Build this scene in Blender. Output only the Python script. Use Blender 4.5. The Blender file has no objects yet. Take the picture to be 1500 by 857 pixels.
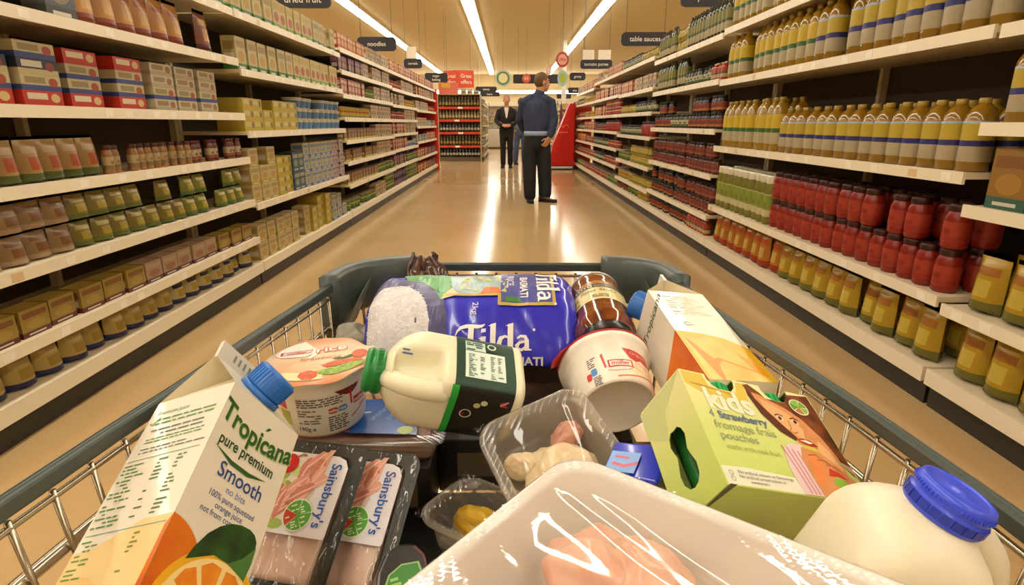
import bpy, bmesh, math, random
from mathutils import Vector, Matrix, Euler, noise
PI = math.pi
V = Vector
LAMP = 17.
scn = bpy.context.scene
COL = scn.collection
random.seed(11)

# ---------------------------------------------------------------- materials
def lin(c):
    if isinstance(c, str):
        c = [int(c[i:i+2], 16) / 255 for i in (0, 2, 4)]
    return [x / 12.92 if x <= .04045 else ((x + .055) / 1.055) ** 2.4 for x in c[:3]]
MATS = {}
def M(col, rough=.5, metal=0., spec=.5, var=.06, vscale=30., bump=0., bscale=200., sss=0., coat=0., emit=0., trans=0., alpha=1., name=None):
    key = (str(col), rough, metal, spec, var, vscale, bump, bscale, sss, coat, emit, trans, alpha)
    if key in MATS: return MATS[key]
    m = bpy.data.materials.new(name or 'surface_%d' % len(MATS)); m.use_nodes = True
    nt = m.node_tree; p = nt.nodes['Principled BSDF']; L = nt.links.new
    c = lin(col)
    p.inputs['Base Color'].default_value = (*c, 1)
    p.inputs['Roughness'].default_value = rough; p.inputs['Metallic'].default_value = metal
    p.inputs['Specular IOR Level'].default_value = spec
    p.inputs['Coat Weight'].default_value = coat
    p.inputs['Transmission Weight'].default_value = trans; p.inputs['Alpha'].default_value = alpha
    if sss:
        p.inputs['Subsurface Weight'].default_value = sss; p.inputs['Subsurface Radius'].default_value = (.012, .006, .004)
        p.inputs['Subsurface Scale'].default_value = .5
    if emit:
        p.inputs['Emission Color'].default_value = (*c, 1); p.inputs['Emission Strength'].default_value = emit
    if var or bump:
        tc = nt.nodes.new('ShaderNodeTexCoord')
    if var:
        n = nt.nodes.new('ShaderNodeTexNoise'); n.inputs['Scale'].default_value = vscale; n.inputs['Detail'].default_value = 3
        mr = nt.nodes.new('ShaderNodeMapRange'); mr.inputs[3].default_value = 1 - var; mr.inputs[4].default_value = 1 + var
        mx = nt.nodes.new('ShaderNodeMix'); mx.data_type = 'RGBA'; mx.blend_type = 'MULTIPLY'; mx.inputs[0].default_value = 1
        mx.inputs[6].default_value = (*c, 1)
        L(tc.outputs['Object'], n.inputs['Vector']); L(n.outputs['Fac'], mr.inputs[0]); L(mr.outputs[0], mx.inputs[7]); L(mx.outputs[2], p.inputs['Base Color'])
    if bump:
        n2 = nt.nodes.new('ShaderNodeTexNoise'); n2.inputs['Scale'].default_value = bscale; n2.inputs['Detail'].default_value = 2
        b = nt.nodes.new('ShaderNodeBump'); b.inputs['Strength'].default_value = bump; b.inputs['Distance'].default_value = .002
        L(tc.outputs['Object'], n2.inputs['Vector']); L(n2.outputs['Fac'], b.inputs['Height']); L(b.outputs[0], p.inputs['Normal'])
    MATS[key] = m
    return m
def two_tone(a, b, scale=12., lo=.4, hi=.6, rough=.5, detail=4., sss=0., coat=0., bump=0., stretch=(1, 1, 1)):
    key = ('two', str(a), str(b), scale, lo, hi, rough, stretch, bump)
    if key in MATS: return MATS[key]
    m = bpy.data.materials.new('mottled_%d' % len(MATS)); m.use_nodes = True
    nt = m.node_tree; p = nt.nodes['Principled BSDF']; L = nt.links.new
    tc = nt.nodes.new('ShaderNodeTexCoord'); mp = nt.nodes.new('ShaderNodeMapping'); mp.inputs['Scale'].default_value = stretch
    n = nt.nodes.new('ShaderNodeTexNoise'); n.inputs['Scale'].default_value = scale; n.inputs['Detail'].default_value = detail
    r = nt.nodes.new('ShaderNodeValToRGB'); e = r.color_ramp.elements
    e[0].position = lo; e[0].color = (*lin(a), 1); e[1].position = hi; e[1].color = (*lin(b), 1)
    L(tc.outputs['Object'], mp.inputs[0]); L(mp.outputs[0], n.inputs['Vector']); L(n.outputs['Fac'], r.inputs[0]); L(r.outputs[0], p.inputs['Base Color'])
    p.inputs['Roughness'].default_value = rough; p.inputs['Coat Weight'].default_value = coat
    if sss:
        p.inputs['Subsurface Weight'].default_value = sss; p.inputs['Subsurface Radius'].default_value = (.012, .005, .003); p.inputs['Subsurface Scale'].default_value = .5
    if bump:
        b2 = nt.nodes.new('ShaderNodeBump'); b2.inputs['Strength'].default_value = bump; b2.inputs['Distance'].default_value = .003
        L(n.outputs['Fac'], b2.inputs['Height']); L(b2.outputs[0], p.inputs['Normal'])
    MATS[key] = m
    return m
def clear(tint='F4F2EC', milky=.12, rough=.08, gloss=1., bump=0., bscale=30., milk_col='F2EEE4', ior=1.45, tlu=.5):
    """thin clear or milky plastic: see-through body, a little translucent milkiness, fresnel gloss"""
    key = ('clear', tint, milky, rough, bump, bscale, milk_col, ior, tlu)
    if key in MATS: return MATS[key]
    m = bpy.data.materials.new('clear_plastic_%d' % len(MATS)); m.use_nodes = True
    nt = m.node_tree; nt.nodes.clear(); L = nt.links.new; N = nt.nodes.new
    out = N('ShaderNodeOutputMaterial'); tr = N('ShaderNodeBsdfTransparent'); tr.inputs[0].default_value = (*lin(tint), 1)
    df = N('ShaderNodeBsdfDiffuse'); df.inputs[0].default_value = (*lin(milk_col), 1)
    tl = N('ShaderNodeBsdfTranslucent'); tl.inputs[0].default_value = (*lin(milk_col), 1)
    ad = N('ShaderNodeMixShader'); ad.inputs[0].default_value = tlu; L(df.outputs[0], ad.inputs[1]); L(tl.outputs[0], ad.inputs[2])
    mx = N('ShaderNodeMixShader'); mx.inputs[0].default_value = milky; L(tr.outputs[0], mx.inputs[1]); L(ad.outputs[0], mx.inputs[2])
    gl = N('ShaderNodeBsdfGlossy'); gl.inputs['Roughness'].default_value = rough; gl.inputs[0].default_value = (1, 1, 1, 1)
    fr = N('ShaderNodeFresnel'); ge = N('ShaderNodeNewGeometry'); mi = N('ShaderNodeMix')      # a thin sheet reflects alike from both sides
    mi.inputs[2].default_value = ior; mi.inputs[3].default_value = 1 / ior; L(ge.outputs['Backfacing'], mi.inputs[0]); L(mi.outputs[0], fr.inputs[0])
    m2 = N('ShaderNodeMixShader'); L(fr.outputs[0], m2.inputs[0]); L(mx.outputs[0], m2.inputs[1]); L(gl.outputs[0], m2.inputs[2])
    L(m2.outputs[0], out.inputs[0])
    if bump:
        tc = N('ShaderNodeTexCoord'); n = N('ShaderNodeTexNoise'); n.inputs['Scale'].default_value = bscale; n.inputs['Detail'].default_value = 3
        b = N('ShaderNodeBump'); b.inputs['Strength'].default_value = bump; b.inputs['Distance'].default_value = .004
        L(tc.outputs['Object'], n.inputs['Vector']); L(n.outputs['Fac'], b.inputs['Height'])
        for q in (gl, fr, df): L(b.outputs[0], q.inputs['Normal'])
    MATS[key] = m
    return m

# ---------------------------------------------------------------- objects
def tag(o, label=None, cat=None, group=None, kind=None):
    if label: o['label'] = label
    if cat: o['category'] = cat
    if group: o['group'] = group
    if kind: o['kind'] = kind
    return o
def empty(name, mat=None, loc=None):
    o = bpy.data.objects.new(name, None); COL.objects.link(o); o.empty_display_size = .05
    if mat is not None: o.matrix_world = mat
    elif loc is not None: o.location = loc
    return o
def pose(o, x, y, z):
    """pose matrix from origin and three axes"""
    m = Matrix.Identity(4)
    for i, a in enumerate((x, y, z)):
        for j in range(3): m[j][i] = a[j]
    for j in range(3): m[j][3] = o[j]
    return m
def ortho(o, z, xhint):
    z = V(z).normalized(); x = V(xhint); x = (x - z * x.dot(z)).normalized(); y = z.cross(x)
    return pose(o, x, y, z)

class Fr:
    """flat frame: (u, v, h) -> point"""
    def __init__(s, o, ux, uy):
        s.o = V(o); s.ux = V(ux).normalized(); s.uy = V(uy).normalized(); s.n = s.ux.cross(s.uy).normalized(); s.step = 0
    hs = 1.
    def __call__(s, u, v, h=0.): return s.o + s.ux * u + s.uy * v + s.n * (h * s.hs)
class Cy:
    """frame wrapped round the z axis: u runs along the arc, v up, radius given by height"""
    def __init__(s, rfun, a0=-PI / 2, z0=0., n=2., flip=1):
        s.r = rfun; s.a0 = a0; s.z0 = z0; s.n = n; s.step = .005; s.flip = flip
    def __call__(s, u, v, h=0.):
        z = s.z0 + v * s.flip; r = s.r(z); a = s.a0 + s.flip * u / r; h *= Fr.hs
        c, w = math.cos(a), math.sin(a); k = (abs(c) ** s.n + abs(w) ** s.n) ** (-1 / s.n)
        return V(((r * k + h) * c, (r * k + h) * w, z))
TXT = {}
def text2d(s, bold, shear, space):
    key = (s, bold, shear, space)
    if key in TXT: return TXT[key]
    cu = bpy.data.curves.new('lettering', 'FONT'); cu.body = s; cu.size = 1; cu.align_x = 'CENTER'; cu.offset = bold; cu.shear = shear
    cu.space_character = space; cu.resolution_u = 4
    o = bpy.data.objects.new('lettering', cu); COL.objects.link(o)
    dg = bpy.context.evaluated_depsgraph_get(); me = o.evaluated_get(dg).to_mesh()
    r = ([tuple(v.co[:2]) for v in me.vertices], [tuple(p.vertices) for p in me.polygons])
    o.evaluated_get(dg).to_mesh_clear(); bpy.data.objects.remove(o); bpy.data.curves.remove(cu)
    TXT[key] = r
    return r

class MB:
    def __init__(s): s.v = []; s.f = []; s.m = []; s.sm = []; s.mats = []
    def mi(s, mat):
        if mat not in s.mats: s.mats.append(mat)
        return s.mats.index(mat)
    def add(s, vs, fs, mat, smooth=False, X=None):
        b = len(s.v)
        s.v += [X @ V(v) if X is not None else V(v) for v in vs]
        mats = mat if isinstance(mat, list) else None
        for i, f in enumerate(fs):
            s.f.append([b + k for k in f]); s.m.append(s.mi(mats[i] if mats else mat)); s.sm.append(smooth)
        return s
    def box(s, x0, x1, y0, y1, z0, z1, mat, X=None):
        vs = [(x, y, z) for x in (x0, x1) for y in (y0, y1) for z in (z0, z1)]
        return s.add(vs, [(0, 1, 3, 2), (4, 6, 7, 5), (0, 4, 5, 1), (2, 3, 7, 6), (0, 2, 6, 4), (1, 5, 7, 3)], mat, False, X)
    def rbox(s, sx, sy, sz, r, mat, seg=3, X=None, fn=None, sub=0):
        bm = bmesh.new(); bmesh.ops.create_cube(bm, size=1)
        for v in bm.verts: v.co = V((v.co.x * sx, v.co.y * sy, v.co.z * sz))
        if r: bmesh.ops.bevel(bm, geom=bm.edges[:], offset=r, segments=seg, affect='EDGES', profile=.5)
        if sub: bmesh.ops.subdivide_edges(bm, edges=[e for e in bm.edges if e.calc_length() > min(sx, sy, sz) * .5], cuts=sub, use_grid_fill=True)
        bmesh.ops.recalc_face_normals(bm, faces=bm.faces[:])
        bm.verts.index_update()
        vs = [fn(v.co.copy()) if fn else v.co.copy() for v in bm.verts]; fs = [[v.index for v in f.verts] for f in bm.faces]
        bm.free()
        return s.add(vs, fs, mat, True, X)
    def lathe(s, prof, mats, seg=24, X=None, n=2., smooth=True, cap0=True, cap1=True, a0=0.):
        """prof [(r, z)] bottom to top; mats one per segment or a single one; n > 2 squares the section"""
        vs, fs, ms = [], [], []
        for r, z in prof:
            for k in range(seg):
                a = a0 + 2 * PI * k / seg; c, w = math.cos(a), math.sin(a); q = (abs(c) ** n + abs(w) ** n) ** (-1 / n) if n != 2 else 1
                vs.append((r * q * c, r * q * w, z))
        for i in range(len(prof) - 1):
            for k in range(seg):
                fs.append((i * seg + k, i * seg + (k + 1) % seg, (i + 1) * seg + (k + 1) % seg, (i + 1) * seg + k)); ms.append(mats[i] if isinstance(mats, list) else mats)
        if cap0 and prof[0][0] > 1e-5: fs.append(tuple(range(seg))[::-1]); ms.append(mats[0] if isinstance(mats, list) else mats)
        if cap1 and prof[-1][0] > 1e-5: fs.append(tuple(range((len(prof) - 1) * seg, len(prof) * seg))); ms.append(mats[-1] if isinstance(mats, list) else mats)
        return s.add(vs, fs, ms, smooth, X)
    def tube(s, pts, r, mat, seg=8, closed=False, sq=None, cap=True):
        """round (or sq=(w, h) section list) sweep along pts; r number or list"""
        pts = [V(p) for p in pts]; n = len(pts); rings = []; up = V((0, 0, 1))
        for i, p in enumerate(pts):
            a = pts[(i - 1) % n] if (closed or i > 0) else p; b = pts[(i + 1) % n] if (closed or i < n - 1) else p
            t = (b - a).normalized()
            if abs(t.dot(up)) > .95: u0 = V((0, -1, 0)) if t.z > 0 else V((0, 1, 0))
            else: u0 = up
            x = t.cross(u0).normalized() if i == 0 or sq else (px_ - t * px_.dot(t)).normalized(); y = x.cross(t).normalized(); px_ = x
            rr = r[i] if isinstance(r, (list, tuple)) else r
            if sq: ring = [p + x * q[0] + y * q[1] for q in sq]
            elif isinstance(rr, (list, tuple)): ring = [p + x * (rr[0] * math.cos(2 * PI * k / seg)) + y * (rr[1] * math.sin(2 * PI * k / seg)) for k in range(seg)]
            else: ring = [p + (x * math.cos(2 * PI * k / seg) + y * math.sin(2 * PI * k / seg)) * rr for k in range(seg)]
            rings.append(ring)
        k = len(rings[0]); vs = [q for g in rings for q in g]; fs = []
        for i in range(n if closed else n - 1):
            j = (i + 1) % n
            fs += [(i * k + a, i * k + (a + 1) % k, j * k + (a + 1) % k, j * k + a) for a in range(k)]
        if not closed and cap: fs += [tuple(range(k))[::-1], tuple(range((n - 1) * k, n * k))]
        return s.add(vs, fs, mat, sq is None)
    def grid(s, fn, nu, nv, mat, smooth=True, X=None):
        vs = [fn(i / nu, j / nv) for j in range(nv + 1) for i in range(nu + 1)]
        fs = [(j * (nu + 1) + i, j * (nu + 1) + i + 1, (j + 1) * (nu + 1) + i + 1, (j + 1) * (nu + 1) + i) for j in range(nv) for i in range(nu)]
        if callable(mat): mat = [mat((k % nu + .5) / nu, (k // nu + .5) / nv) for k in range(nu * nv)]
        return s.add(vs, fs, mat, smooth, X)
    # --- flat print on a frame
    def poly(s, F, pts, mat, h=.0004):
        if not F.step: return s.add([F(u, v, h) for u, v in pts], [tuple(range(len(pts)))], mat)
        bm = bmesh.new(); bm.faces.new([bm.verts.new((u, v, 0)) for u, v in pts])
        return s._cut(bm, F, mat, h)
    def _cut(s, bm, F, mat, h):
        us = [v.co.x for v in bm.verts]; vs_ = [v.co.y for v in bm.verts]
        for ax, lo, hi in ((0, min(us), max(us)), (1, min(vs_), max(vs_))):
            st = F.step if ax == 0 else F.step * 3
            k = math.ceil(lo / st + 1e-6)
            while k * st < hi:
                co = [0, 0, 0]; co[ax] = k * st; no = [0, 0, 0]; no[ax] = 1
                bmesh.ops.bisect_plane(bm, geom=bm.verts[:] + bm.edges[:] + bm.faces[:], plane_co=co, plane_no=no); k += 1
        bm.verts.index_update()
        s.add([F(v.co.x, v.co.y, h) for v in bm.verts], [[v.index for v in f.verts] for f in bm.faces], mat); bm.free()
        return s
    def rect(s, F, u0, u1, v0, v1, mat, h=.0004, r=0.):
        if r:
            p = []
            for cu, cv, a in ((u1 - r, v1 - r, 0), (u0 + r, v1 - r, 1), (u0 + r, v0 + r, 2), (u1 - r, v0 + r, 3)):
                p += [(cu + r * math.cos(PI / 2 * (a + k / 4)), cv + r * math.sin(PI / 2 * (a + k / 4))) for k in range(5)]
            return s.poly(F, p, mat, h)
        return s.poly(F, [(u0, v0), (u1, v0), (u1, v1), (u0, v1)], mat, h)
    def disc(s, F, u, v, ru, mat, h=.0004, rv=None, seg=24, a0=0, a1=2 * PI, rot=0.):
        rv = ru if rv is None else rv; full = a1 - a0 > 6.28
        p = [(ru * math.cos(a0 + (a1 - a0) * k / seg), rv * math.sin(a0 + (a1 - a0) * k / seg)) for k in range(seg + (0 if full else 1))]
        if not full: p.append((0, 0))
        c, w = math.cos(rot), math.sin(rot)
        return s.poly(F, [(u + x * c - y * w, v + x * w + y * c) for x, y in p], mat, h)
    def ring(s, F, u, v, r0, r1, mat, h=.0004, seg=24, a0=0., a1=2 * PI):
        for k in range(seg):
            a, b = a0 + (a1 - a0) * k / seg, a0 + (a1 - a0) * (k + 1) / seg
            s.poly(F, [(u + r0 * math.cos(a), v + r0 * math.sin(a)), (u + r1 * math.cos(a), v + r1 * math.sin(a)), (u + r1 * math.cos(b), v + r1 * math.sin(b)), (u + r0 * math.cos(b), v + r0 * math.sin(b))], mat, h)
    def stroke(s, F, pts, w, mat, h=.0004):
        pts = [V((*p, 0)) for p in pts]; n = len(pts); L, R = [], []
        for i, p in enumerate(pts):
            t = (pts[min(i + 1, n - 1)] - pts[max(i - 1, 0)]).normalized(); q = V((-t.y, t.x, 0)); ww = (w[i] if isinstance(w, (list, tuple)) else w) / 2
            L.append(p + q * ww); R.append(p - q * ww)
        for i in range(n - 1): s.poly(F, [L[i][:2], R[i][:2], R[i + 1][:2], L[i + 1][:2]], mat, h)
    def text(s, F, t, u, v, size, mat, h=.0006, rot=0., bold=0., shear=0., space=1., sx=1., arch=0.):
        vs, fs = text2d(t, bold, shear, space); c, w = math.cos(rot), math.sin(rot)
        def mp(x, y):
            x *= size * sx; y = y * size + arch * (x / (size * 3)) ** 2 * size
            return (u + x * c - y * w, v + x * w + y * c)
        P = [mp(*p) for p in vs]
        if not F.step: return s.add([F(*p, h) for p in P], fs, mat)
        bm = bmesh.new(); bv = [bm.verts.new((*p, 0)) for p in P]
        for f in fs:
            try: bm.faces.new([bv[k] for k in f])
            except ValueError: pass
        return s._cut(bm, F, mat, h)
    def lines(s, F, u0, u1, v1, v0, rows, mat, h=.0005, fill=.55, seed=1, ragged=.3, dens=.8):
        """rows of tiny print, word by word"""
        rd = random.Random(seed); dv = (v1 - v0) / rows
        for k in range(rows):
            v = v1 - (k + 1) * dv; u = u0; end = u1 - rd.random() * ragged * (u1 - u0)
            while u < end:
                w = dv * rd.uniform(.8, 3.2)
                if u + w > u1: break
                if rd.random() < dens: s.rect(F, u, u + w, v, v + dv * fill, mat, h)
                u += w + dv * .45
    def build(s, name, parent=None, mat=None, bevel=0.):
        me = bpy.data.meshes.new(name); me.from_pydata([tuple(v) for v in s.v], [], s.f)
        for m in s.mats: me.materials.append(m)
        me.polygons.foreach_set('material_index', s.m); me.polygons.foreach_set('use_smooth', s.sm); me.update()
        o = bpy.data.objects.new(name, me); COL.objects.link(o)
        if parent: o.parent = parent
        if mat is not None: o.matrix_world = mat
        if bevel:
            b = o.modifiers.new('edge', 'BEVEL'); b.width = bevel; b.segments = 2; b.limit_method = 'ANGLE'
        return o
def remesh(mb, name, voxel, mat, parent=None, smooth=6, fn=None):
    """fuse overlapping closed tubes into one continuous surface"""
    o = mb.build(name); o.data.materials.clear()
    r = o.modifiers.new('fuse', 'REMESH'); r.mode = 'VOXEL'; r.voxel_size = voxel; r.use_smooth_shade = True
    if smooth:
        sm = o.modifiers.new('soft', 'SMOOTH'); sm.iterations = smooth; sm.factor = .5
    dg = bpy.context.evaluated_depsgraph_get(); dg.update(); me = bpy.data.meshes.new_from_object(o.evaluated_get(dg))
    o.modifiers.clear(); o.data = me; me.materials.clear(); me.materials.append(mat)
    if fn:
        for v in me.vertices: v.co = fn(v.co.copy())
    for p in me.polygons: p.use_smooth = True; p.material_index = 0
    if parent: o.parent = parent
    return o
def clone(o, parent=None):
    c = o.copy(); COL.objects.link(c); c.parent = parent
    for ch in o.children:
        d = ch.copy(); COL.objects.link(d); d.parent = c
    return c
# ---------------------------------------------------------------- camera
cam = bpy.data.cameras.new('camera'); cam.sensor_width = 36; cam.lens = 36 * 850 / 1500; cam.clip_start = .02; cam.clip_end = 200
co = bpy.data.objects.new('camera', cam); COL.objects.link(co)
TH = math.atan((428.5 - 181) / 850)
co.location = (0, 0, 1.07); co.rotation_euler = (PI / 2 - TH, 0, -5 / 850 * math.cos(TH))
scn.camera = co
scn.view_settings.view_transform = 'Standard'; scn.view_settings.look = 'None'; scn.view_settings.gamma = 1; scn.view_settings.use_curve_mapping = False
scn.view_settings.exposure = 0.0
w = bpy.data.worlds.new('world'); scn.world = w; w.use_nodes = True
w.node_tree.nodes['Background'].inputs[0].default_value = (1, .8, .55, 1); w.node_tree.nodes['Background'].inputs[1].default_value = .15

# ---------------------------------------------------------------- the shop itself
def floor_mat():
    m = bpy.data.materials.new('polished_vinyl'); m.use_nodes = True; nt = m.node_tree; p = nt.nodes['Principled BSDF']; L = nt.links.new
    tc = nt.nodes.new('ShaderNodeTexCoord')
    n = nt.nodes.new('ShaderNodeTexNoise'); n.inputs['Scale'].default_value = 1.3; n.inputs['Detail'].default_value = 6
    r = nt.nodes.new('ShaderNodeValToRGB'); e = r.color_ramp.elements
    e[0].position = .3; e[0].color = (*lin('BC9C6C'), 1); e[1].position = .75; e[1].color = (*lin('C6A676'), 1)
    L(tc.outputs['Object'], n.inputs['Vector']); L(n.outputs['Fac'], r.inputs[0])
    n3 = nt.nodes.new('ShaderNodeTexNoise'); n3.inputs['Scale'].default_value = 90; n3.inputs['Detail'].default_value = 2
    mr = nt.nodes.new('ShaderNodeMapRange'); mr.inputs[3].default_value = .94; mr.inputs[4].default_value = 1.06
    mx = nt.nodes.new('ShaderNodeMix'); mx.data_type = 'RGBA'; mx.blend_type = 'MULTIPLY'; mx.inputs[0].default_value = 1
    L(tc.outputs['Object'], n3.inputs['Vector']); L(n3.outputs['Fac'], mr.inputs[0]); L(r.outputs[0], mx.inputs[6]); L(mr.outputs[0], mx.inputs[7]); L(mx.outputs[2], p.inputs['Base Color'])
    mr2 = nt.nodes.new('ShaderNodeMapRange'); mr2.inputs[3].default_value = .1; mr2.inputs[4].default_value = .18
    L(n.outputs['Fac'], mr2.inputs[0]); L(mr2.outputs[0], p.inputs['Roughness'])
    n2 = nt.nodes.new('ShaderNodeTexNoise'); n2.inputs['Scale'].default_value = 3; b = nt.nodes.new('ShaderNodeBump'); b.inputs['Strength'].default_value = .05; b.inputs['Distance'].default_value = .01
    L(tc.outputs['Object'], n2.inputs['Vector']); L(n2.outputs['Fac'], b.inputs['Height']); L(b.outputs[0], p.inputs['Normal'])
    p.inputs['Specular IOR Level'].default_value = .27
    return m
CEIL = 4.0
XW, Y0, Y1 = 13., -7., 38.5
tag(MB().box(-XW, XW, Y0, Y1, -.1, 0, floor_mat()).build('floor'), kind='structure')
cm = M('D6C79E', .8, var=.03, vscale=.6)
ceil = MB(); ceil.box(-XW, XW, Y0, Y1, CEIL, CEIL + .1, cm)
tag(ceil.build('ceiling'), kind='structure')
wm = M('D8C49A', .8, var=.03, vscale=.8)
for n_, b_ in (('wall_back', (-XW, XW, Y1, Y1 + .1, 0, CEIL)), ('wall_front', (-XW, XW, Y0 - .1, Y0, 0, CEIL)), ('wall_left', (-XW - .1, -XW, Y0, Y1, 0, CEIL)), ('wall_right', (XW, XW + .1, Y0, Y1, 0, CEIL))):
    tag(MB().box(*b_, wm).build(n_), kind='structure')
def lamp_mat(name, col, st):
    m = bpy.data.materials.new(name); m.use_nodes = True; p = m.node_tree.nodes['Principled BSDF']
    p.inputs['Base Color'].default_value = (.9, .9, .85, 1); p.inputs['Emission Color'].default_value = (*col, 1); p.inputs['Emission Strength'].default_value = st
    return m
TUBE = lamp_mat('fluorescent_tube', (1, .95, .83), LAMP)
for x, lb in ((-4.05, 'long fluorescent ceiling strip above the wine-rack side shelving'), (-1.0, 'long fluorescent ceiling strip above the middle of the aisle'),
              (2.46, 'long fluorescent ceiling strip above the red-stand side shelving'), (-8.2, None), (6.6, None)):  # the two unlabelled outer strips are unseen, added to even out the light
    t = empty('ceiling_light', loc=(x, 15.6, CEIL))
    tag(t, lb or 'unseen long fluorescent strip added over another aisle to even the light', 'ceiling light', 'unseen fluorescent strips added to even the light' if not lb else None)
    MB().box(-.17, .17, -21.9, 21.9, -.05, 0, M('E6DCC6', .5)).build('housing', t)
    MB().box(-.115, .115, -21.8, 21.8, -.085, -.052, TUBE).build('tube', t)
# lit cornice along the back wall, over the chilled cabinets
t = empty('cornice_light', loc=(0, Y1 - .3, 2.95)); tag(t, 'long white lit band along the cream wall at the far end', 'wall light')
MB().box(-9, 9, -.1, .28, -.1, .1, M('E8E0CC', .5)).build('housing', t); MB().box(-9, 9, -.14, -.102, -.09, .09, TUBE).build('tube', t)
# ---------------------------------------------------------------- goods on the shelves
WHT = 'EFE6D2'
def dye(c):
    return '%02X%02X%02X' % tuple(int(int(c[i:i+2], 16) * .86) for i in (0, 2, 4))
def card(c): return M(dye(c), .45, var=.04)
def gloss(c): return M(dye(c), .25, var=.05)
def slices(mb, w, d, bands, b=.0):
    z = 0
    for h, c in bands:
        mb.box(-w / 2, w / 2, -d / 2, d / 2, z, z + h, card(c)); z += h
    return z
def p_carton(w, h, d, cols, name):
    """box with a title band, a picture and a foot band: cols = main, band, picture, text"""
    mb = MB(); slices(mb, w, d, [(h * .2, cols[1]), (h * .8, cols[0])])
    F = Fr((0, -d / 2, 0), (1, 0, 0), (0, 0, 1))
    mb.rect(F, -w * .42, w * .42, h * .68, h * .88, card(cols[3])); mb.disc(F, 0, h * .42, w * .34, card(cols[2]), rv=h * .18, seg=12)
    mb.rect(F, -w * .3, w * .3, h * .06, h * .12, card(WHT))
    for sx in (-1, 1):
        G = Fr((sx * w / 2, 0, 0), (0, sx, 0), (0, 0, 1)); mb.rect(G, -d * .4, d * .4, h * .6, h * .85, card(cols[3])); mb.rect(G, -d * .35, d * .35, h * .25, h * .5, card(WHT))
    return mb, []
def p_jar(r, h, cols, name):
    """glass jar: cols = content, label, lid, label stripe"""
    g = gloss(cols[0]); lb = card(cols[1]); st = card(cols[3]); mb = MB()
    mb.lathe([(r * .86, 0), (r, h * .06), (r, h * .14), (r * 1.01, h * .16), (r * 1.01, h * .3), (r * 1.01, h * .5), (r * 1.01, h * .6), (r, h * .62), (r, h * .7), (r * .82, h * .82), (r * .78, h * .86)], [g, g, g, st, lb, lb, st, g, g, g], 12)
    F = Cy(lambda z: r * 1.015, z0=0); F.step = r * .4; mb.disc(F, 0, h * .4, r * .55, card(cols[0]), rv=h * .07, seg=10)
    ld = MB().lathe([(r * .84, h * .84), (r * .86, h * .85), (r * .86, h * .97), (r * .8, h)], M(cols[2], .35, .3), 12)
    return mb, [('lid', ld)]
def p_tin(r, h, cols, name):
    mt = M('B9B2A4', .3, .9); lb = card(cols[0]); st = card(cols[1]); mb = MB()
    mb.lathe([(r * .97, 0), (r * 1.02, h * .01), (r * 1.02, h * .04), (r, h * .05), (r, h * .2), (r, h * .5), (r, h * .65), (r, h * .95), (r * 1.02, h * .96), (r * 1.02, h * .99), (r * .95, h), (r * .93, h * .97)], [mt, mt, mt, st, lb, card(cols[2]), lb, mt, mt, mt, mt], 12)
    return mb, []
def p_bottle(r, h, cols, name, sq=3.2):
    """squared oil or sauce bottle: cols = liquid, label top, label foot, cap, stripe"""
    g = M(cols[0], .15, var=.08, coat=.4); a, b, st = card(cols[1]), card(cols[2]), card(cols[4]); mb = MB()
    mb.lathe([(r * .9, 0), (r, h * .02), (r, h * .13), (r * 1.01, h * .14), (r * 1.01, h * .35), (r * 1.01, h * .43), (r * 1.01, h * .66), (r * 1.01, h * .69), (r, h * .7), (r * .96, h * .76), (r * .7, h * .86), (r * .4, h * .91), (r * .36, h * .94)], [g, g, g, b, st, a, M('9DB0C4', .5) if cols[4] == '2A2A78' else a, g, g, g, g, g], 12, n=sq)
    cp = MB().lathe([(r * .4, h * .925), (r * .42, h * .93), (r * .42, h * .99), (r * .38, h)], M(cols[3], .35), 12)
    return mb, [('cap', cp)]
def p_packet(w, h, d, cols, name):
    """filled bag with crimped top: cols = main, band, picture, text"""
    A, B, P_, T = (gloss(c) for c in cols[:4]); mb = MB()
    def side(sg):
        def fn(u, v):
            k = (math.sin(PI * min(max(u, 0), 1)) ** .5) * (min(1, v / .06) if v < .06 else (max(0, (.9 - v) / .9) ** .35 if v < .9 else 0.))
            return V(((u - .5) * w * (1 - .06 * k), sg * d / 2 * k, v * h))
        return fn
    def mt(u, v):
        if v > .9: return B
        if v < .2: return B
        if .62 < v < .82 and .15 < u < .85: return T
        if .28 < v < .56 and .22 < u < .78: return P_
        return A
    mb.grid(side(-1), 8, 14, mt); mb.grid(lambda u, v: side(1)(1 - u, v), 8, 14, lambda u, v: A if .2 < v < .9 else B)
    return mb, []
def p_tub(r, h, cols, name):
    """tapered tub with lid: cols = body, band, lid"""
    a, b = card(cols[0]), card(cols[1]); mb = MB()
    mb.lathe([(r * .82, 0), (r * .85, h * .1), (r * .87, h * .25), (r * .95, h * .7), (r, h * .9)], [a, b, b, a], 14, n=3)
    ld = MB().lathe([(r * 1.03, h * .86), (r * 1.05, h * .88), (r * 1.05, h * .97), (r * .9, h)], card(cols[2]), 14, n=3)
    return mb, [('lid', ld)]
def p_flat(w, h, d, cols, name):
    """low wide carton"""
    mb = MB(); z = slices(mb, w, d, [(h * .34, cols[1]), (h * .66, cols[0])])
    F = Fr((0, -d / 2, 0), (1, 0, 0), (0, 0, 1)); mb.rect(F, -w * .4, w * .1, h * .45, h * .85, card(cols[3])); mb.disc(F, w * .3, h * .55, w * .12, card(cols[2]), rv=h * .3, seg=12)
    return mb, []
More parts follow.
